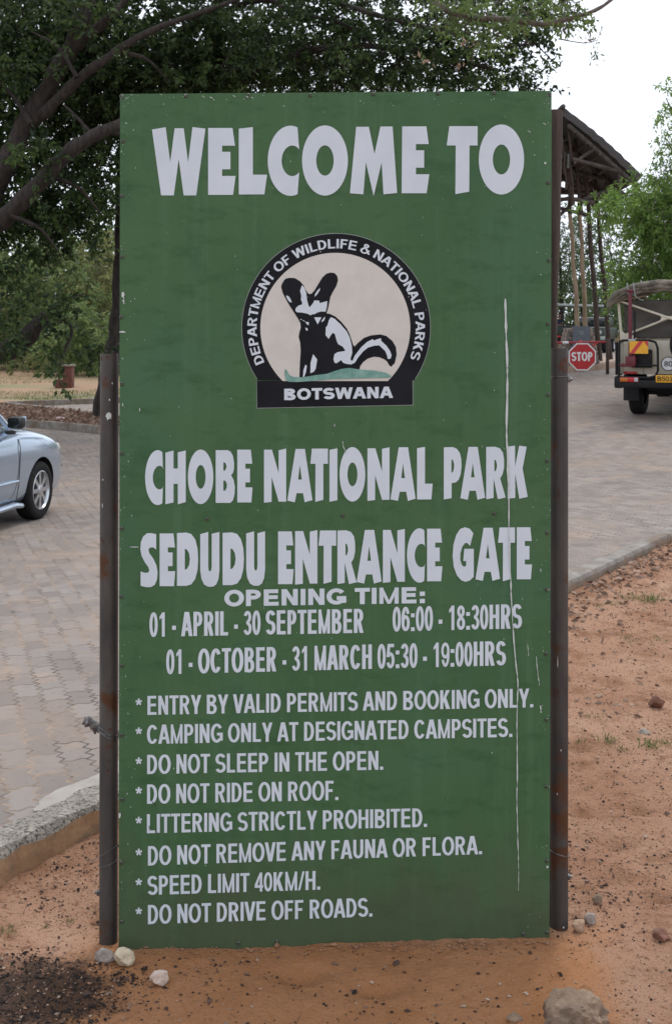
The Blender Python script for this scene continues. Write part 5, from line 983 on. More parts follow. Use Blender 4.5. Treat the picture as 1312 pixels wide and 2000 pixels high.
# ------------------------------------------------------------------ vehicles
def wheel_mesh(par, c, r, w, rimr, mats, spokes=7, side=-1, name='wheel'):
    """wheel whose axle lies along local y; side: which way the face looks"""
    t = bpy.data.objects.new(name, None); COL.objects.link(t); t.parent = par; t.location = c; t.empty_display_size = .1
    Rm = Matrix.Rotation(R_(90) * -side, 4, 'X')       # lathe z axis -> side*y
    mb = MB(); h = w / 2
    mb.lathe([(rimr * .98, -h * .9), (r * .90, -h), (r * .97, -h * .86), (r, -h * .62), (r, -h * .35), (r * .985, -h * .33), (r * .985, -h * .27), (r, -h * .25), (r, h * .25), (r * .985, h * .27), (r * .985, h * .33), (r, h * .35), (r, h * .62), (r * .97, h * .86), (r * .90, h), (r * .80, h * 1.02), (rimr * 1.04, h * .95), (rimr, h * .8), (rimr * .97, -h * .6), (0, -h * .6)], 40, Rm)
    mb.build('tyre', mats[0], t, ang=50)
    mb = MB(); mb.lathe([(rimr * 1.03, h * .96), (rimr * .985, h * 1.0), (rimr * .93, h * .80), (rimr * .90, h * .2), (rimr * .9, -h * .4)], 40, Rm)
    for k in range(spokes):
        a = 2 * math.pi * k / spokes; ca, sa = math.cos(a), math.sin(a)
        q = []
        for (rr, ww, z) in [(rimr * .10, .34, h * .80), (rimr * .45, .20, h * .86), (rimr * .95, .27, h * .80)]:
            for sgn in (-1, 1):
                x, y = rr, sgn * ww * rimr * .5; q.append((x * ca - y * sa, x * sa + y * ca, z))
        back = [(x, y, z - h * .30) for x, y, z in q]; vv = [Rm @ Vector(p) for p in q + back]
        mb.add(vv, [(0, 1, 3, 2), (2, 3, 5, 4), (7, 6, 8, 9), (9, 8, 10, 11), (0, 2, 8, 6), (2, 4, 10, 8), (3, 1, 7, 9), (5, 3, 9, 11), (4, 5, 11, 10)])
    mb.lathe([(rimr * .26, h * .6), (rimr * .26, h * .90), (rimr * .20, h * .96), (0, h * .97)], 20, Rm)
    mb.build('rim', mats[1], t, ang=35); return t

def loft(stations, n_sub=2):
    """stations: (x, [(y, z) half section bottom-centre to top-centre])"""
    mb = MB(); rows = []
    for (x, sec) in stations:
        full = [(x, -y, z) for y, z in sec] + [(x, y, z) for y, z in reversed(sec[1:-1])]; rows.append(full)
    n = len(rows[0]); vs_ = [p for r in rows for p in r]; fs = []
    for i in range(len(rows) - 1):
        for j in range(n): fs.append((i * n + j, i * n + (j + 1) % n, (i + 1) * n + (j + 1) % n, (i + 1) * n + j))
    m = len(stations[0][1])
    for base in (0, (len(rows) - 1) * n):
        for j in range(m - 1):
            a, b_ = base + j, base + j + 1; c, d = base + (n - j - 1) % n if j < m - 1 else b_, base + (n - j) % n
            f = [a, b_, base + (n - j - 1) % n, base + (n - j) % n]; g = []
            for q in f:
                if q not in g: g.append(q)
            if len(g) > 2: fs.append(tuple(g))
    mb.add(vs_, fs); return mb

# --- silver saloon, seen from its rear right quarter
pw = hit(59, 1015, Rz); ang = R_(79); hd = Vector((math.cos(ang), math.sin(ang), 0)); rt = Vector((math.sin(ang), -math.cos(ang), 0))
cp = Vector(pw) - hd * 1.32 - rt * .71
car = thing('parked_car', 'silver saloon car parked on the paving at the left edge', 'car', (cp.x, cp.y, float(Rz(pw.x, pw.y))), ang)
def sec(w, zb, zm, zs_, zt): return [(0, zb), (w * .80, zb), (w * .955, zb + .07), (w * .985, zb + (zm - zb) * .55), (w, zm), (w * .985, (zm + zs_) / 2), (w * .955, zs_), (w * .86, zs_ + (zt - zs_) * .45), (w * .62, zt - .012), (w * .30, zt), (0, zt + .004)]
ST_ = [(2.20, sec(.50, .30, .44, .56, .60)), (2.16, sec(.64, .22, .46, .60, .655)), (2.05, sec(.755, .185, .50, .70, .79)), (1.88, sec(.815, .18, .53, .765, .87)), (1.62, sec(.845, .18, .58, .835, .94)), (1.30, sec(.852, .18, .64, .885, .995)), (1.0, sec(.85, .18, .65, .905, 1.02)), (.78, sec(.85, .18, .65, .915, 1.035)), (.3, sec(.852, .18, .64, .90, .95)), (-.5, sec(.852, .18, .64, .925, .96)), (-1.2, sec(.85, .18, .65, .945, .99)), (-1.65, sec(.84, .20, .65, .945, 1.02)), (-2.0, sec(.80, .24, .62, .90, 1.0)), (-2.14, sec(.74, .28, .6, .84, .93)), (-2.2, sec(.62, .34, .55, .72, .78))]
body = loft(ST_).build('body', M['silver'], car, ang=180)
md = body.modifiers.new('s', 'SUBSURF'); md.levels = 3; md.render_levels = 3; bake(body)
mb = MB()
for wx in (1.32, -1.28):
    for sy in (-1, 1):
        mb2 = MB(); mb2.lathe([(0, -.24), (.345, -.24), (.345, .24), (0, .24)], 48, Matrix.Translation((wx, sy * .80, .315)) @ Matrix.Rotation(R_(90), 4, 'X')); mb.add(mb2.v, mb2.f)
cut = mb.build('cutter', M['darkplastic'], None, smooth=False); md = body.modifiers.new('b', 'BOOLEAN'); md.object = cut; md.operation = 'DIFFERENCE'; md.solver = 'EXACT'
cut.parent = car; bake(body); bpy.data.objects.remove(cut)
body.data.polygons.foreach_set('use_smooth', [True] * len(body.data.polygons)); sharpen(body.data, 40)
# dark liners in the arches are the cut faces themselves
if len(body.data.materials) < 2: body.data.materials.append(M['darkplastic'])
for p in body.data.polygons:
    c = p.center
    for wx in (1.32, -1.28):
        if abs(math.hypot(c.x - wx, c.z - .315) - .343) < .012 and abs(p.normal.y) < .4 and abs(c.y) < .83: p.material_index = 1
        if math.hypot(c.x - wx, c.z - .315) < .344 and .5 < abs(c.y) < .6 and abs(p.normal.y) > .8: p.material_index = 1
# cabin
CA = [(.86, .02), (.55, .10)]
mb = MB(); cab = [(.98, [(0, .95), (.66, .92), (.60, .96), (.4, .99), (0, 1.0)]), (.62, [(0, .9), (.77, .86), (.70, 1.12), (.5, 1.17), (0, 1.19)]), (.15, [(0, .9), (.79, .86), (.62, 1.39), (.45, 1.445), (0, 1.455)]), (-.6, [(0, .9), (.79, .86), (.61, 1.42), (.45, 1.475), (0, 1.485)]), (-1.2, [(0, .9), (.78, .86), (.60, 1.36), (.44, 1.41), (0, 1.42)]), (-1.62, [(0, .9), (.74, .88), (.62, 1.10), (.45, 1.14), (0, 1.15)]), (-1.9, [(0, .92), (.66, .90), (.58, .97), (.4, .99), (0, 1.0)])]
gh = loft(cab).build('window', M['glass'], car, ang=180); md = gh.modifiers.new('s', 'SUBSURF'); md.levels = 2; md.render_levels = 2; bake(gh)
gh.data.polygons.foreach_set('use_smooth', [True] * len(gh.data.polygons))
mb = MB()
roof = [(.22, .60, 1.385), (-.1, .615, 1.44), (-.6, .615, 1.462), (-1.0, .605, 1.43), (-1.28, .585, 1.36)]; vs_ = []
for (x, w, z) in roof:
    for u in (-1, -.7, -.35, 0, .35, .7, 1): vs_.append((x, w * u, z + .030 * (1 - u * u) - (.03 if abs(u) == 1 else 0)))
mb.add(vs_, [(i * 7 + j, i * 7 + j + 1, (i + 1) * 7 + j + 1, (i + 1) * 7 + j) for i in range(4) for j in range(6)]); rf = mb.build('roof', M['silver'], car, ang=180); md = rf.modifiers.new('t', 'SOLIDIFY'); md.thickness = .03; md.offset = 1; bake(rf)
for sy in (-1, 1):
    mb = MB(); mb.tube([(.99, sy * .70, .90), (.62, sy * .715, 1.11), (.2, sy * .625, 1.40)], .028, 8); mb.build('pillar', M['silver'], car)
    mb = MB(); mb.tube([(-.42, sy * .79, .90), (-.40, sy * .63, 1.44)], .028, 6); mb.build('pillar', M['blackmetal'], car)
    mb = MB(); mb.tube([(-1.85, sy * .66, .95), (-1.55, sy * .64, 1.16), (-1.2, sy * .60, 1.38)], .05, 8); mb.build('pillar', M['silver'], car)
    # door outline seams as narrow dark grooves, rub strip, handle
    mb = MB(); yy = sy * .8535
    mb.tube([(.82, sy * .815, .885), (.80, sy * .846, .80), (.78, sy * .8515, .64), (.76, sy * .846, .42), (.72, sy * .832, .25)], .0045, 5)
    mb.tube([(-.40, sy * .82, .90), (-.40, sy * .853, .65), (-.40, sy * .838, .25)], .0045, 5); mb.build('door_seam', M['darkplastic'], car)
    mb = MB(); mb.tube([(.73, yy, .470), (.2, yy + sy * .002, .472), (-.34, yy, .474)], .014, 8); mb.build('rub_strip', M['silver'], car)
    mb = MB(); mb.box((-.22, sy * .862, .80), (.17, .022, .028), bev=.008); mb.build('handle', M['silver'], car)
    mb = MB(); mb.tube([(.92, sy * .80, .195), (.70, sy * .822, .225), (.0, sy * .828, .215), (-.85, sy * .826, .215)], [.03, .034, .03, .03], 8); mb.build('sill', M['silver'], car)
    # mirror
    mb = MB(); mb.box((.60, sy * .90, 1.07), (.10, .17, .125), bev=.04); mb.box((.61, sy * .83, .97), (.06, .10, .04), bev=.015); mi = mb.build('mirror', M['darkplastic'], car)
    mb = MB(); mb.box((.548, sy * .90, 1.07), (.006, .14, .095), bev=.001); mb.build('mirror_glass', M['glass'], mi)
    mb = MB(); mb.box((.652, sy * .90, 1.075), (.016, .155, .11), bev=.005); mb.build('mirror_cap', M['silver'], mi)
    mb = MB(); mb.box((1.955, sy * .655, .70), (.20, .20, .12), Matrix.Rotation(sy * -.55, 3, 'Z'), bev=.05); mb.build('headlight', M['lens'], car)
    mb = MB(); mb.box((-2.08, sy * .60, .78), (.14, .28, .16), Matrix.Rotation(sy * .5, 3, 'Z'), bev=.04); mb.build('tail_light', M['redlens'], car)
    for wx in (1.32, -1.28): wheel_mesh(car, (wx, sy * .745, .308), .308, .19, .20, (M['rubber'], M['alloy']), 8, sy)
mb = MB(); mb.tube([(2.0, -.775, .50), (2.10, -.69, .50), (2.185, -.5, .50), (2.205, 0, .50), (2.185, .5, .50), (2.10, .69, .50), (2.0, .775, .50)], .006, 5); mb.build('bumper_seam', M['darkplastic'], car)

# --- beige safari truck, seen from behind
pt = hit(1247, 809, Rz); ang = R_(66); hd = Vector((math.cos(ang), math.sin(ang), 0)); rt = Vector((math.sin(ang), -math.cos(ang), 0))
tp = Vector(pt) + hd * 1.15 + rt * .66
tz = float(Rz(pt.x, pt.y)); truck = thing('safari_truck', 'beige safari truck with khaki canvas canopy standing on the paving at right', 'truck', (tp.x, tp.y, tz), ang)
X0 = -2.05                                               # rear face; x forward, y left
mb = MB()
mb.box((X0 + .03, 0, .99), (.06, 1.50, .56), bev=.015)   # tailgate wall
mb.box((-.75, .78, .99), (2.54, .06, .56), bev=.02); mb.box((-.75, -.78, .99), (2.54, .06, .56), bev=.02); mb.box((-.75, 0, .74), (2.50, 1.5, .06))
mb.build('body', M['beige'], truck)
mb = MB(); mb.box((1.35, 0, .98), (1.7, 1.60, .62), bev=.06); mb.box((2.45, 0, .95), (.9, 1.44, .50), bev=.07); mb.build('bonnet', M['beige'], truck)
mb = MB(); mb.box((0, 0, .58), (3.9, .8, .16)); mb.box((-1.15, 0, .42), (.16, 1.2, .16), bev=.03); mb.box((1.7, 0, .42), (.16, 1.2, .16), bev=.03); mb.box((X0 + .35, .15, .52), (.4, .5, .16), bev=.04); mb.tube([(X0 - .02, -.30, .44), (X0 + .5, -.30, .46)], .035, 10); mb.build('chassis', M['blackmetal'], truck)
for sy in (-1, 1):
    mb = MB(); mb.box((-1.15, sy * .78, .60), (1.0, .10, .20), bev=.03); mb.box((-1.62, sy * .70, .42), (.015, .26, .34)); mb.build('mudguard', M['blackmetal'], truck)
    for wx in (-1.15, 1.7): wheel_mesh(truck, (wx, sy * .66, .365), .365, .235, .20, (M['rubber'], M['beige']), 6, sy)
mb = MB(); mb.box((X0 - .10, 0, .555), (.16, 1.72, .13), bev=.02); mb.box((X0 - .10, .80, .58), (.17, .14, .20), bev=.03); mb.box((X0 - .10, -.80, .58), (.17, .14, .20), bev=.03); mb.build('bumper', M['blackmetal'], truck)
for sy in (1, -1):
    mb = MB(); mb.box((X0 - .185, sy * .62, .625), (.02, .30, .075), bev=.006); lamp = mb.build('tail_light', M['redlens'], truck)
    mb = MB(); mb.box((X0 - .198, sy * .705, .625), (.012, .125, .066), bev=.004); mb.build('indicator', M['amber'], lamp); mb = MB(); mb.box((X0 - .198, sy * .505, .625), (.012, .06, .066), bev=.004); mb.build('reversing_lens', M['clearlens'], lamp)
    mb = MB(); mb.box((X0 - .012, sy * .63, .735), (.012, .22, .04), bev=.004); mb.build('reflector', M['redlens'], truck)
# tubular guards at the corners
for sy in (1, -1):
    mb = MB(); x = X0 - .16; o_ = lambda y, z: (x, sy * y, z)
    mb.tube([o_(.79, .66), o_(.79, 1.22), o_(.77, 1.255), o_(.72, 1.27), o_(.30, 1.27), o_(.20, 1.24), o_(.165, 1.14), o_(.16, .78), o_(.20, .69), o_(.30, .66), o_(.79, .66)], .021, 8)
    mb.tube([o_(.79, .86), o_(.16, .86)], .016, 8); mb.tube([o_(.79, 1.22), (X0 + .1, sy * .84, 1.24), (X0 + .4, sy * .84, 1.24)], .02, 8); mb.tube([o_(.79, .70), (X0 + .1, sy * .86, .70), (X0 + .4, sy * .86, .70)], .02, 8)
    for k in range(3): mb.tube([(X0 - .12 + k * .11, sy * .845, .70), (X0 - .12 + k * .11, sy * .845, 1.24)], .016, 6)
    mb.build('guard', M['blackmetal'], truck)
    mb = MB(); mb.box((X0 - .06, sy * .44, .97), (.09, .34, .30), bev=.02); mb.build('fuel_can_rack' if sy > 0 else 'rack', M['blackmetal'], truck)
# canopy frame
mb = MB()
for sy in (1, -1):
    mb.tube([(X0 + .04, sy * .78, 1.24), (X0 + .03, sy * .84, 1.95)], .024, 8); mb.tube([(-.6, sy * .80, 1.24), (-.6, sy * .84, 2.1)], .022, 8); mb.tube([(.55, sy * .80, 1.24), (.55, sy * .84, 2.1)], .022, 8); mb.tube([(X0 + .03, sy * .84, 1.95), (.55, sy * .84, 2.1)], .022, 8)
mb.tube([(X0 + .02, .80, 1.92), (X0, 0.03, 1.645), (X0 + .02, -.80, 1.33)], .019, 8); mb.tube([(X0 + .045, -.80, 1.92), (X0 + .04, 0, 1.64), (X0 + .02, .80, 1.33)], .019, 8); mb.build('canopy_frame', M['creamtube'], truck)
gp = [(X0 - .01, y, z) for y, z in [(.22, 1.735), (.20, 1.72), (.15, 1.68), (.13, 1.645), (.15, 1.60), (.22, 1.55), (.06, 1.615), (0, 1.62), (-.06, 1.61), (-.22, 1.545), (-.15, 1.60), (-.13, 1.64), (-.15, 1.685), (-.22, 1.735), (-.06, 1.672), (0, 1.665), (.06, 1.675)]]
mb = MB(); mb.prism(gp, (.012, 0, 0)); mb.build('gusset', M['creamtube'], truck, smooth=False)
for (y, z) in [(.70, 1.30)]:
    mb = MB(); mb.prism([(X0 - .01, .80, 1.45), (X0 - .01, .80, 1.26), (X0 - .01, .52, 1.30), (X0 - .01, .60, 1.36), (X0 - .01, .72, 1.385)], (.012, 0, 0)); mb.build('gusset', M['creamtube'], truck, smooth=False)
# canvas: back curtain, roof, rolled flap
mb = MB(); nx_, nz_ = 22, 14; vs_ = []
for j in range(nz_ + 1):
    for i in range(nx_ + 1):
        y = .75 - 1.5 * i / nx_; z = 1.30 + .64 * j / nz_; vs_.append((X0 + .10 + .012 * math.sin(i * .9 + j * .35) + .01 * math.sin(j * 1.3), y * (1.02 if j < 2 else 1), z))
mb.add(vs_, [(j * (nx_ + 1) + i, j * (nx_ + 1) + i + 1, (j + 1) * (nx_ + 1) + i + 1, (j + 1) * (nx_ + 1) + i) for j in range(nz_) for i in range(nx_)]); cu = mb.build('curtain', M['canvasback'], truck, ang=180); md = cu.modifiers.new('t', 'SOLIDIFY'); md.thickness = .01; bake(cu)
mb = MB(); nx_, ny_ = 26, 20; vs_ = []
for i in range(nx_ + 1):
    for j in range(ny_ + 1):
        x = X0 - .06 + 2.75 * i / nx_; u = -1 + 2 * j / ny_; y = .98 * u; z = 2.265 - .26 * abs(u) ** 3.2 + .018 * math.sin(i * 1.1 + j * .5) * math.sin(j * 1.2) - (.03 if i == 0 else 0) - (.10 if abs(u) == 1 else 0); vs_.append((x, y, z))
mb.add(vs_, [(i * (ny_ + 1) + j, i * (ny_ + 1) + j + 1, (i + 1) * (ny_ + 1) + j + 1, (i + 1) * (ny_ + 1) + j) for i in range(nx_) for j in range(ny_)]); ca = mb.build('canopy', M['canvas'], truck, ang=180); md = ca.modifiers.new('t', 'SOLIDIFY'); md.thickness = .02; bake(ca)
mb = MB()
for (r0, dz, dx, ph) in [(.046, 0, 0, 0), (.038, -.058, .0, 1.7), (.034, -.105, .02, 3.1)]:
    pts = []; rad = []
    for i in range(34):
        u = -1 + 2 * i / 33; pts.append((X0 - .07 + dx + .014 * math.sin(i * .8 + ph), 1.0 * u, 2.20 + dz - .05 * abs(u) ** 6 - .24 * abs(u) ** 3 + .012 * math.sin(i * 1.3 + ph))); rad.append(r0 * (1 + .22 * math.sin(i * 1.9 + ph)) * (1 if abs(u) < .97 else .7))
    mb.tube(pts, rad, 10)
mb.build('rolled_flap', M['canvas'], truck, ang=70)
mb = MB()
for y in (.66, .56, -.5): mb.tube([(X0 - .15, y, 2.22), (X0 - .16, y - .02, 2.05), (X0 - .14, y - .05, 1.97)], .011, 6)
mb.tube([(X0 - .12, .60, 2.04), (X0 - .10, .45, 1.94), (X0 - .09, .40, 1.93)], .008, 5); mb.build('strap', M['roofgrey'], truck)
# red lifting jack strapped upright, chevron board
mb = MB(); x = X0 - .20; mb.box((x, .60, 1.50), (.035, .055, 1.18), bev=.004)
for k in range(20): mb.tube([(x - .019, .60, .96 + k * .056), (x + .019, .60, .96 + k * .056)], .008, 6)
mb.box((x, .60, 2.085), (.06, .11, .05), bev=.01); mb.box((x, .59, .93), (.10, .17, .16), bev=.02); mb.box((x, .64, .86), (.09, .22, .05), bev=.01); mb.box((x, .72, .87), (.07, .10, .04), bev=.01); mb.tube([(x, .60, .95), (x - .03, .52, 1.02)], .025, 8); mb.build('jack', M['darkred'], truck)
mb = MB(); mb.tube([(x + .03, .535, .95), (x + .03, .535, 1.75)], .018, 8); mb.build('jack_handle', M['blackmetal'], truck)
x = X0 - .235; cb = MB(); cb.box((x, .455, 1.155), (.008, .30, .205)); ch = cb.build('hazard_board', M['yellow'], truck, smooth=False)
mb = MB(); mb.prism([(x - .0075, .605, 1.055), (x - .0075, .53, 1.055), (x - .0075, .38, 1.256), (x - .0075, .45, 1.256)], (.002, 0, 0)); mb.build('stripe', M['red'], ch, smooth=False)
mb = MB(); mb.prism([(x - .0075, .305, 1.256), (x - .0075, .375, 1.256), (x - .0075, .305, 1.16)], (.002, 0, 0)); mb.build('stripe', M['red'], ch, smooth=False)
mb = MB(); mb.prism([(x - .0075, .605, 1.256), (x - .0075, .60, 1.256), (x - .0075, .605, 1.25)], (.002, 0, 0))
mb = MB(); mb.box((X0 - .20, .57, 1.27), (.05, .12, .05), bev=.01); mb.build('clamp', M['roofgrey'], truck)
# number plate, roundel, spare wheel
def flat_text(name, s, y0, y1, zb_, cap, x, tv, th, mat, par):
    """lettering on a plate facing -x (seen from behind, y decreases to the right)"""
    mb = MB()
    for k, pc in enumerate(text_px(s, y0, y1, 0, 0, cap, cap, tv, th)):
        for poly in pc: mb.add([(x - (k % 5) * .0003, -q[0], zb_ - q[1]) for q in poly], [tuple(range(len(poly)))])
    return mb.build(name, mat, par, smooth=False, fix=False)
mb = MB(); mb.box((X0 - .19, -.06, .645), (.012, .50, .12), bev=.004); pl8 = mb.build('number_plate', M['yellow'], truck)
flat_text('lettering', 'B503A', -.165, .16, .608, .078, X0 - .1985, .013, .012, M['black'], pl8)
mb = MB(); mb.lathe([(0, 0), (.118, 0), (.118, .006), (0, .006)], 32, Matrix.Translation((X0 + .0, .02, .885)) @ Matrix.Rotation(R_(-90), 4, 'Y')); rd = mb.build('roundel', M['black'], truck)
mb = MB(); mb.lathe([(0, .002), (.104, .002), (.104, .0085), (0, .0085)], 32, Matrix.Translation((X0 + .0, .02, .885)) @ Matrix.Rotation(R_(-90), 4, 'Y')); rw = mb.build('roundel_face', M['signwhite'], rd)
flat_text('lettering', '80', -.088, .05, .842, .088, X0 - .0105, .017, .013, M['black'], rd)
sp = wheel_mesh(truck, (X0 - .16, -.40, 1.20), .365, .235, .2, (M['rubber'], M['beige']), 6, 1, 'spare_wheel'); sp.rotation_euler = (0, 0, R_(90))
mb = MB(); mb.tube([(X0 - .005, -.06, .99), (X0 - .005, -.06, .72)], .004, 5); mb.tube([(X0 - .005, .42, .86), (X0 - .005, .42, .72)], .004, 5); mb.build('door_seam', M['darkplastic'], truck)

# ------------------------------------------------------------------ gate
dG = 29.6; gz_ = float(Rz(6.0, 30)) + .11
gate = thing('entrance_gate', 'tall rustic pole gateway with dark steep thatched roof on the right', 'gate', P(1140, 716, dG + 1.5) * 1.0)
PK = P(1098, 207, dG); EV = P(1255, 343, dG); half = EV.x - PK.x; lx = PK.x - half; DEP = 5.2
mb = MB(); th_ = .17
nn = Vector((EV.z - PK.z, 0, -(EV.x - PK.x))).normalized(); nn = Vector((-nn.x, 0, -nn.z)) if nn.z > 0 else nn     # inward (down) normal of the right slope
for sgn in (1, -1):
    N_ = 18; vs_ = []; fs = []
    for i in range(N_ + 1):
        for j in range(13):
            u = i / N_; y = dG + DEP * j / 12; x = PK.x + sgn * half * u; z = PK.z + (EV.z - PK.z) * u + .006 * math.sin(i * 2.1 + j * 1.3) * (0 if i == 0 else 1) + .16 * math.sin(u * math.pi) * .5; vs_.append((x, y + .04 * math.sin(i * 3.3) * (j == 0), z))
    m_ = len(vs_); vs_ += [(x + sgn * nn.x * th_ * (.55 if i_ < 13 else 1), y, z + nn.z * th_) for i_, (x, y, z) in enumerate(vs_)]
    fs = [(i * 13 + j, i * 13 + j + 1, (i + 1) * 13 + j + 1, (i + 1) * 13 + j) for i in range(N_) for j in range(12)]; fs += [tuple(m_ + q for q in reversed(f)) for f in fs]
    fs += [(i * 13, (i + 1) * 13, m_ + (i + 1) * 13, m_ + i * 13) for i in range(N_)] + [(i * 13 + 12, m_ + i * 13 + 12, m_ + (i + 1) * 13 + 12, (i + 1) * 13 + 12) for i in range(N_)] + [(N_ * 13 + j, N_ * 13 + j + 1, m_ + N_ * 13 + j + 1, m_ + N_ * 13 + j) for j in range(12)]
    mb.add(vs_, fs)
mb.build('roof', M['thatch'], gate, world=True, ang=60)
mb = MB(); mb.tube([(PK.x, dG - .12, PK.z - .02), (PK.x, dG + DEP, PK.z - .02)], .06, 8); mb.build('ridge_cap', M['thatch'], gate, world=True)
mb = MB()
def gpole(a, b_, r, d0=0, d1=0, r1=None): mb.tube([P(a[0], a[1], dG + d0), P((a[0] + b_[0]) / 2 + .4, (a[1] + b_[1]) / 2, dG + (d0 + d1) / 2), P(b_[0], b_[1], dG + d1)], [r, (r + (r1 or r)) / 2, r1 or r], 9)
for k in range(4):
    dd = .12 + k * 1.55; s_ = dG / (dG + dd)                   # rafters at four bays, right and left
    for sgn in (1, -1):
        a = Vector((PK.x + sgn * .15, dG + dd, PK.z - .42)); b2 = Vector((PK.x + sgn * (half - .08), dG + dd, EV.z - .26)); mb.tube([a, b2], .07, 8)
        a = Vector((PK.x + sgn * .25, dG + dd, PK.z - 1.25)); b2 = Vector((PK.x + sgn * half * .78, dG + dd, EV.z + .10)); mb.tube([a, b2], .055, 8)
        mb.tube([Vector((PK.x + sgn * .3, dG + dd, PK.z - 1.35)), Vector((PK.x + sgn * half * .42, dG + dd, PK.z - 1.0))], .045, 7)
        mb.tube([Vector((PK.x + sgn * half * .72, dG + dd, EV.z + .15)), Vector((PK.x + sgn * half * .735, dG + dd, EV.z - .45))], .04, 7)
    if k > 1: mb.tube([Vector((PK.x - half * .75, dG + dd, EV.z - .02)), Vector((PK.x + half * .75, dG + dd, EV.z - .02))], .055, 8)
for k in range(6):
    u = .15 + k * .16
    for sgn in (1, -1): mb.tube([Vector((PK.x + sgn * half * u, dG - .05, PK.z + (EV.z - PK.z) * u - .36)), Vector((PK.x + sgn * half * u, dG + DEP, PK.z + (EV.z - PK.z) * u - .36))], .035, 6)
# braces and mid rails
gpole((1109, 386), (1160, 396), .055, .3, .5); gpole((1140, 388), (1215, 360), .05, .5, .8); gpole((1088, 405), (1150, 420), .05, 1.0, 1.6); gpole((1086, 425), (1120, 395), .045, .6, 1.2); gpole((1160, 420), (1236, 437), .06, 1.3, 2.6); gpole((1086, 392), (1110, 386), .045, .6, .4); gpole((1160, 380), (1216, 357), .06, 2.2, 2.6); gpole((1150, 350), (1216, 362), .05, 3, 3); gpole((1160, 330), (1180, 350), .05, 3, 3); gpole((1156, 365), (1200, 330), .04, 3.4, 3.4); gpole((1088, 312), (1105, 300), .05, .2, .3); gpole((1088, 330), (1108, 318), .05, .8, .8)
for k in range(6): gpole((1092 + k * 12, 300 + k * 6), (1094 + k * 13, 372), .03, 3.8, 3.8)
mb.build('rafter', M['rafter'], gate, world=True, ang=80)
def post(a, b_, r0, r1, d0, d1, matn, nm='pole'):
    mb = MB(); p, q = P(a[0], a[1], dG + d0), P(b_[0], b_[1], dG + d1)
    pts = [p.lerp(q, k / 10) + Vector((.015 * math.sin(k * 1.4 + r0 * 99), 0, 0)) for k in range(11)]; mb.tube(pts, [r0 + (r1 - r0) * k / 10 + .004 * math.sin(k * 2.2) for k in range(11)], 10); return mb.build(nm, M[matn], gate, world=True, ang=80)
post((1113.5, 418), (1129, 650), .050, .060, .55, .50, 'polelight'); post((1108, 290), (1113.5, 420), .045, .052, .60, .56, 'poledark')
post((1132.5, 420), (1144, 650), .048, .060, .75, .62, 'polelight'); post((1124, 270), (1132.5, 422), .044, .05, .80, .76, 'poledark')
post((1110, 240), (1119, 400), .034, .034, .2, .2, 'poledark'); post((1098, 270), (1106, 370), .03, .03, .2, .2, 'poledark')
post((1143, 340), (1171, 705), .055, .070, 1.1, 1.0, 'poledark'); post((1160, 330), (1192, 702), .050, .066, 2.2, 1.9, 'poledark')
mb = MB(); mb.box(P(1111, 314, dG + .35), (.09, .09, .34), Matrix.Rotation(R_(3), 3, 'Y'), bev=.01); mb.build('bracket', M['roofgrey'], gate, world=True)
for (px0, px1, dd) in [(985, 975, .6), (1000, 995, .8), (1010, 1014, 2.6)]: post((px0, 290), (px1, 720), .05, .065, dd, dd, 'poledark')
# stone plinth the pale poles rise from, with its grey plaque
pb = P(1133, 722, dG); pzb = float(Rz(pb.x, dG)) + .05
pln = thing('stone_plinth', 'rubble stone plinth with grey plaque at the foot of gate poles', 'plinth', (pb.x, dG, pzb))
mb = MB(); wb, wt, dp = .47, .27, .5; ztop = H - (641 - YH) / F * dG - pzb
for k in range(9):
    u0, u1 = k / 9, (k + 1) / 9; w0 = wb + (wt - wb) * (u0 + u1) / 2
    n_ = random.choice([3, 4]); xs_ = [-w0] + sorted(-w0 + 2 * w0 * (i + random.uniform(-.22, .22)) / n_ for i in range(1, n_)) + [w0]
    for i in range(n_):
        for yy in (0, 1): mb.box(((xs_[i] + xs_[i + 1]) / 2, .12 + yy * .42 + random.uniform(-.035, .035), ztop * (u0 + u1) / 2 + random.uniform(-.012, .012)), ((xs_[i + 1] - xs_[i]) * 1.05, .46, ztop / 9 * random.uniform(1.05, 1.3)), Matrix.Rotation(random.uniform(-.14, .14), 3, 'Y'), bev=.03)
mb.build('stonework', M['stonework'], pln, ang=60)
mb = MB(); mb.prism([(-.235, -.17, ztop - .80), (.225, -.17, ztop - .80), (.20, -.17, ztop + .05), (-.205, -.17, ztop + .05)], (0, .04, 0)); pq = mb.build('plaque', M['plaque'], pln, smooth=False)
mb = MB(); mb.lathe([(.03, 0), (.045, 0), (.045, .006), (.03, .006)], 16, Matrix.Translation((-.01, -.171, ztop - .10)) @ Matrix.Rotation(R_(90), 4, 'X')); mb.build('crest', M['roofgrey'], pq)

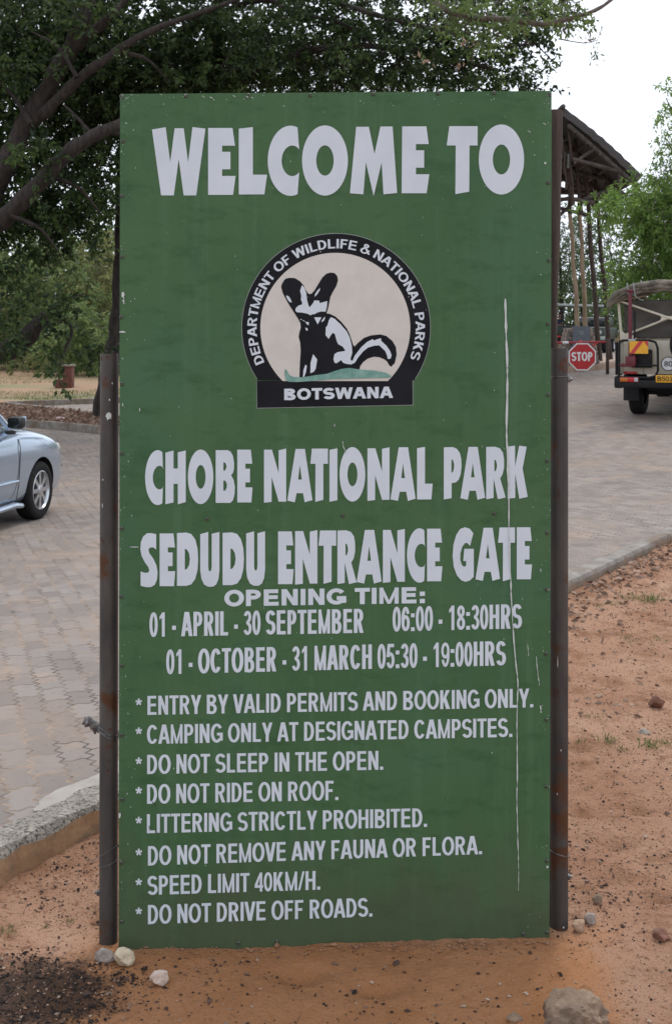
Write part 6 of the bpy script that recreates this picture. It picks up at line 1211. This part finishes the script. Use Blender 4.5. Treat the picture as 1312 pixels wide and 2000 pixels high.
# --- boom barrier and STOP sign
dS = 28.2
bar_ = thing('boom_barrier', 'red and white boom barrier across the road beside the plinth', 'barrier', P(1186, 668, dS))
mb = MB(); a, b_ = P(960, 671, dS), P(1186, 667.5, dS); mb.tube([a, a.lerp(b_, .3), a.lerp(b_, .7), b_], .026, 10); bm_ = mb.build('boom', M['boomred'], bar_, world=True)
for (x0, x1) in [(1098, 1110), (1030, 1060), (975, 1000)]:
    mb = MB(); mb.tube([a.lerp(b_, (x0 - 960) / 226), a.lerp(b_, (x1 - 960) / 226)], .0275, 10); mb.build('band', M['signwhite'], bm_, world=True)
mb = MB(); mb.tube([P(1152, 679, dS), P(1166, 669, dS)], .022, 8); mb.tube([P(1133, 664, dS), P(1133, 676, dS)], .035, 8); mb.build('brace', M['red'], bar_, world=True)
mb = MB(); q = P(1186, 667, dS); g0 = float(Rz(q.x, q.y)); mb.tube([(q.x, q.y, q.z + .08), (q.x, q.y, g0 - .2)], .04, 10); mb.build('support_post', M['poledark'], bar_, world=True)
sc0 = P(1137, 696.5, dS - .10); stop = thing('stop_sign', 'red octagonal STOP sign hanging from the boom barrier', 'sign', sc0)
def octo(r): return [(r * math.cos(R_(22.5 + 45 * k)), 0, r * math.sin(R_(22.5 + 45 * k))) for k in range(8)]
r8 = 26.6 / F * dS / math.cos(R_(22.5))
mb = MB(); mb.prism(octo(r8), (0, .008, 0)); mb.build('plate', M['signwhite'], stop, smooth=False)
mb = MB(); mb.prism([(x, -.004, z) for x, y, z in octo(r8 * .91)], (0, .003, 0)); fc = mb.build('face', M['red'], stop, smooth=False)
mb = MB(); k_ = dS / F
for k, pc in enumerate(text_px('STOP', -21.5, 19.5, 0, 0, 17.5, 17.5, 3.4, 3.2)):
    for poly in pc: mb.add([(q_[0] * k_, -.006 - (k % 4) * .0006, -8.5 * k_ - q_[1] * k_ + .003) for q_ in poly], [tuple(range(len(poly)))])
mb.build('lettering', M['signwhite'], stop, smooth=False, fix=False)

# ------------------------------------------------------------------ open safari vehicle beyond the gate, with passengers
def skin_body(name, joints, edges, mat, par, sub=2):
    me = bpy.data.meshes.new(name); me.from_pydata([j[0] for j in joints], edges, []); me.update(); o = bpy.data.objects.new(name, me); COL.objects.link(o)
    o.modifiers.new('skin', 'SKIN'); md = o.modifiers.new('sub', 'SUBSURF'); md.levels = sub; md.render_levels = sub
    lay = me.skin_vertices[0] if me.skin_vertices else None
    if lay is None:
        bm = bmesh.new(); bm.from_mesh(me); bm.verts.layers.skin.verify(); bm.to_mesh(me); bm.free(); lay = me.skin_vertices[0]
    for i, j in enumerate(joints): lay.data[i].radius = j[1] if isinstance(j[1], tuple) else (j[1], j[1])
    lay.data[0].use_root = True; bake(o); o.data.materials.append(mat); o.data.polygons.foreach_set('use_smooth', [True] * len(o.data.polygons)); o.parent = par; return o
def person(loc, rz, shirt, label, reach=.2):
    t = thing('person', label, 'person', loc, rz, None)      # seated; x forward, origin at the seat
    J = [((0, 0, .05), (.15, .12)), ((.01, 0, .25), (.13, .10)), ((.0, 0, .42), (.15, .10)), ((0, 0, .52), .055), ((.01, 0, .60), .05), ((.025, 0, .68), (.078, .09)), ((.02, 0, .77), (.075, .085)),
         ((0, .17, .44), .055), ((.06, .23, .22), .043), ((.06 + reach, .16, .16), .032), ((.14 + reach, .13, .16), (.04, .018)),
         ((0, -.17, .44), .055), ((.06, -.23, .22), .043), ((.06 + reach, -.16, .16), .032), ((.14 + reach, -.13, .16), (.04, .018)),
         ((.12, .10, .04), .085), ((.46, .11, .05), .065), ((.48, .11, -.38), .045), ((.12, -.10, .04), .085), ((.46, -.11, .05), .065), ((.48, -.11, -.38), .045)]
    E = [(0, 1), (1, 2), (2, 3), (3, 4), (4, 5), (5, 6), (2, 7), (7, 8), (8, 9), (9, 10), (2, 11), (11, 12), (12, 13), (13, 14), (0, 15), (15, 16), (16, 17), (0, 18), (18, 19), (19, 20)]
    skin_body('body', J, E, M['skin'], t)
    S = [((0, 0, .02), (.165, .135)), ((.01, 0, .25), (.145, .115)), ((.0, 0, .42), (.165, .115)), ((0, .18, .445), .072), ((.04, .215, .30), .062), ((0, -.18, .445), .072), ((.04, -.215, .30), .062)]
    skin_body('shirt', S, [(0, 1), (1, 2), (2, 3), (3, 4), (2, 5), (5, 6)], M[shirt], t)
    skin_body('hair', [((-.015, 0, .755), (.085, .088)), ((-.02, 0, .80), (.07, .075))], [(0, 1)], M['hair'], t); return t
dJ = 64; jb = P(1100, 690, dJ); jz = float(Rz(jb.x, dJ)); ja = R_(40); jp = Vector((P(1128, 690, dJ + 1.6).x, dJ + 1.6, jz))
jeep = thing('open_safari_vehicle', 'open sided safari vehicle with flat grey canopy beyond the gate', 'safari vehicle', jp, ja)
mb = MB(); mb.box((-.3, 0, .85), (3.9, 1.75, .10)); mb.box((-2.22, 0, 1.05), (.06, 1.75, .5), bev=.02)
for sy in (-1, 1): mb.box((-.9, sy * .85, 1.05), (2.7, .06, .42), bev=.02)
mb.box((1.9, 0, .98), (1.0, 1.6, .55), bev=.08); mb.build('body', M['darkgreen'], jeep)
mb = MB()
for x in (-2.2, -.7, .7, 1.35):
    for sy in (-1, 1): mb.tube([(x, sy * .85, 1.0), (x, sy * .85, 2.38)], .028, 6)
for sy in (-1, 1): mb.tube([(-2.2, sy * .85, 1.45), (1.3, sy * .85, 1.45)], .022, 6)
mb.tube([(-2.2, .85, 1.45), (-2.2, -.85, 1.45)], .022, 6); mb.build('frame', M['blackmetal'], jeep)
mb = MB(); mb.box((-.35, 0, 2.43), (4.1, 1.95, .12), bev=.04); mb.build('canopy', M['roofgrey'], jeep)
mb = MB(); mb.box((0, 0, .62), (4.4, 1.0, .3), bev=.05); mb.box((-2.3, 0, .62), (.14, 1.8, .18), bev=.03); mb.build('chassis', M['blackmetal'], jeep)
for x in (-1.15, .0, 1.05):
    mb = MB(); mb.box((x, 0, 1.10), (.5, 1.5, .14), bev=.04); mb.box((x - .26, 0, 1.26), (.10, 1.5, .26), bev=.04); mb.build('seat', M['canvasback'], jeep)
for sy in (-1, 1):
    for x in (-1.4, 1.6): wheel_mesh(jeep, (x, sy * .78, .39), .39, .25, .21, (M['rubber'], M['alloy']), 6, sy)
    mb = MB(); mb.box((-2.385, sy * .72, .80), (.02, .16, .12), bev=.006); mb.build('tail_light', M['redlens'], jeep)
    mb = MB(); mb.box((-2.385, sy * .45, .60), (.02, .22, .10), bev=.006); mb.build('reflector', M['signwhite'], jeep)
spj = wheel_mesh(jeep, (-2.40, .10, 1.18), .39, .25, .21, (M['rubber'], M['alloy']), 6, 1, 'spare_wheel'); spj.rotation_euler = (0, 0, R_(90))
def in_jeep(x, y, z): c, s = math.cos(ja), math.sin(ja); return (jp.x + x * c - y * s, jp.y + x * s + y * c, jp.z + z)
person(in_jeep(-.95, .45, 1.24), ja + R_(185), 'shirtblue', 'seated person in a dark blue shirt at the left end of the vehicle', .22)
person(in_jeep(.2, -.15, 1.24), ja + R_(170), 'shirtwhite', 'seated person in a white shirt behind the gate poles', .15)
person(in_jeep(1.25, -.42, 1.24), ja + R_(200), 'shirtblue', 'seated person in dark clothing nearest the dark gate poles', .24)
# second vehicle, mostly hidden by the dark poles
d2 = 60; jb2 = P(1168, 692, d2); j2z = float(Rz(jb2.x, d2)); j2 = thing('parked_vehicle', 'dark green vehicle half hidden behind the dark gate poles', 'vehicle', (jb2.x, d2 + 1, j2z), R_(250))
mb = MB(); mb.box((0, 0, .95), (3.8, 1.6, .62), bev=.08); mb.box((-.5, 0, 1.5), (2.2, 1.5, .5), bev=.12); mb.build('body', M['darkgreen'], j2)
mb = MB(); mb.box((1.93, 0, .72), (.10, 1.6, .18), bev=.03); mb.build('bumper', M['roofgrey'], j2)
mb = MB(); mb.box((.62, 0, 1.52), (.02, 1.3, .38), bev=.005); mb.build('windscreen', M['glass'], j2)
for sy in (-1, 1):
    for x in (-1.2, 1.25): wheel_mesh(j2, (x, sy * .72, .37), .37, .24, .2, (M['rubber'], M['alloy']), 6, sy)
    mb = MB(); mb.lathe([(0, .02), (.09, .015), (.1, 0), (.1, -.05)], 16, Matrix.Translation((1.91, sy * .55, 1.0)) @ Matrix.Rotation(R_(90), 4, 'Y')); mb.build('headlight', M['clearlens'], j2)

# --- brick pillar on the far verge
b = hit(134, 757, lambda x, y: Rz(x, y) + .1); k_ = b.y / F; pil = thing('brick_pillar', 'short red-brown brick pillar with a cap on the far verge', 'pillar', b)
mb = MB(); mb.box((0, 0, 20 * k_), (17 * k_, .4, 44 * k_), bev=.015); mb.build('shaft', M['brickpost'], pil)
mb = MB(); mb.box((0, 0, 43.5 * k_), (21 * k_, .5, 3.5 * k_), bev=.012); mb.build('cap', M['concrete'], pil)
mb = MB(); mb.box((-17 * k_, .05, 7.0 * k_), (17 * k_, .34, 18 * k_), bev=.012); mb.build('low_wall', M['brickpost'], pil)
# --- litter on the island, cover plate on the right sand edge
c = hit(118, 820, lambda x, y: Rz(x, y) + .12); o = thing('plastic_bag', 'crumpled pale pink plastic litter among the leaves on the island', 'litter', c); mb = MB()
bm = bmesh.new(); bmesh.ops.create_icosphere(bm, subdivisions=3, radius=.055)
for v in bm.verts: v.co *= 1 + .5 * float(fbm(np.array([v.co.x * 40 + 3]), np.array([v.co.y * 40 + v.co.z * 30]), 3)[0]); v.co.z = v.co.z * .6 + .03; v.co.x *= 1.6
me = bpy.data.meshes.new('body'); bm.to_mesh(me); bm.free(); link_mesh('body', me, pm('pink_plastic', (.5, .25, .28), (.6, .5, .5), 30, .4), o)
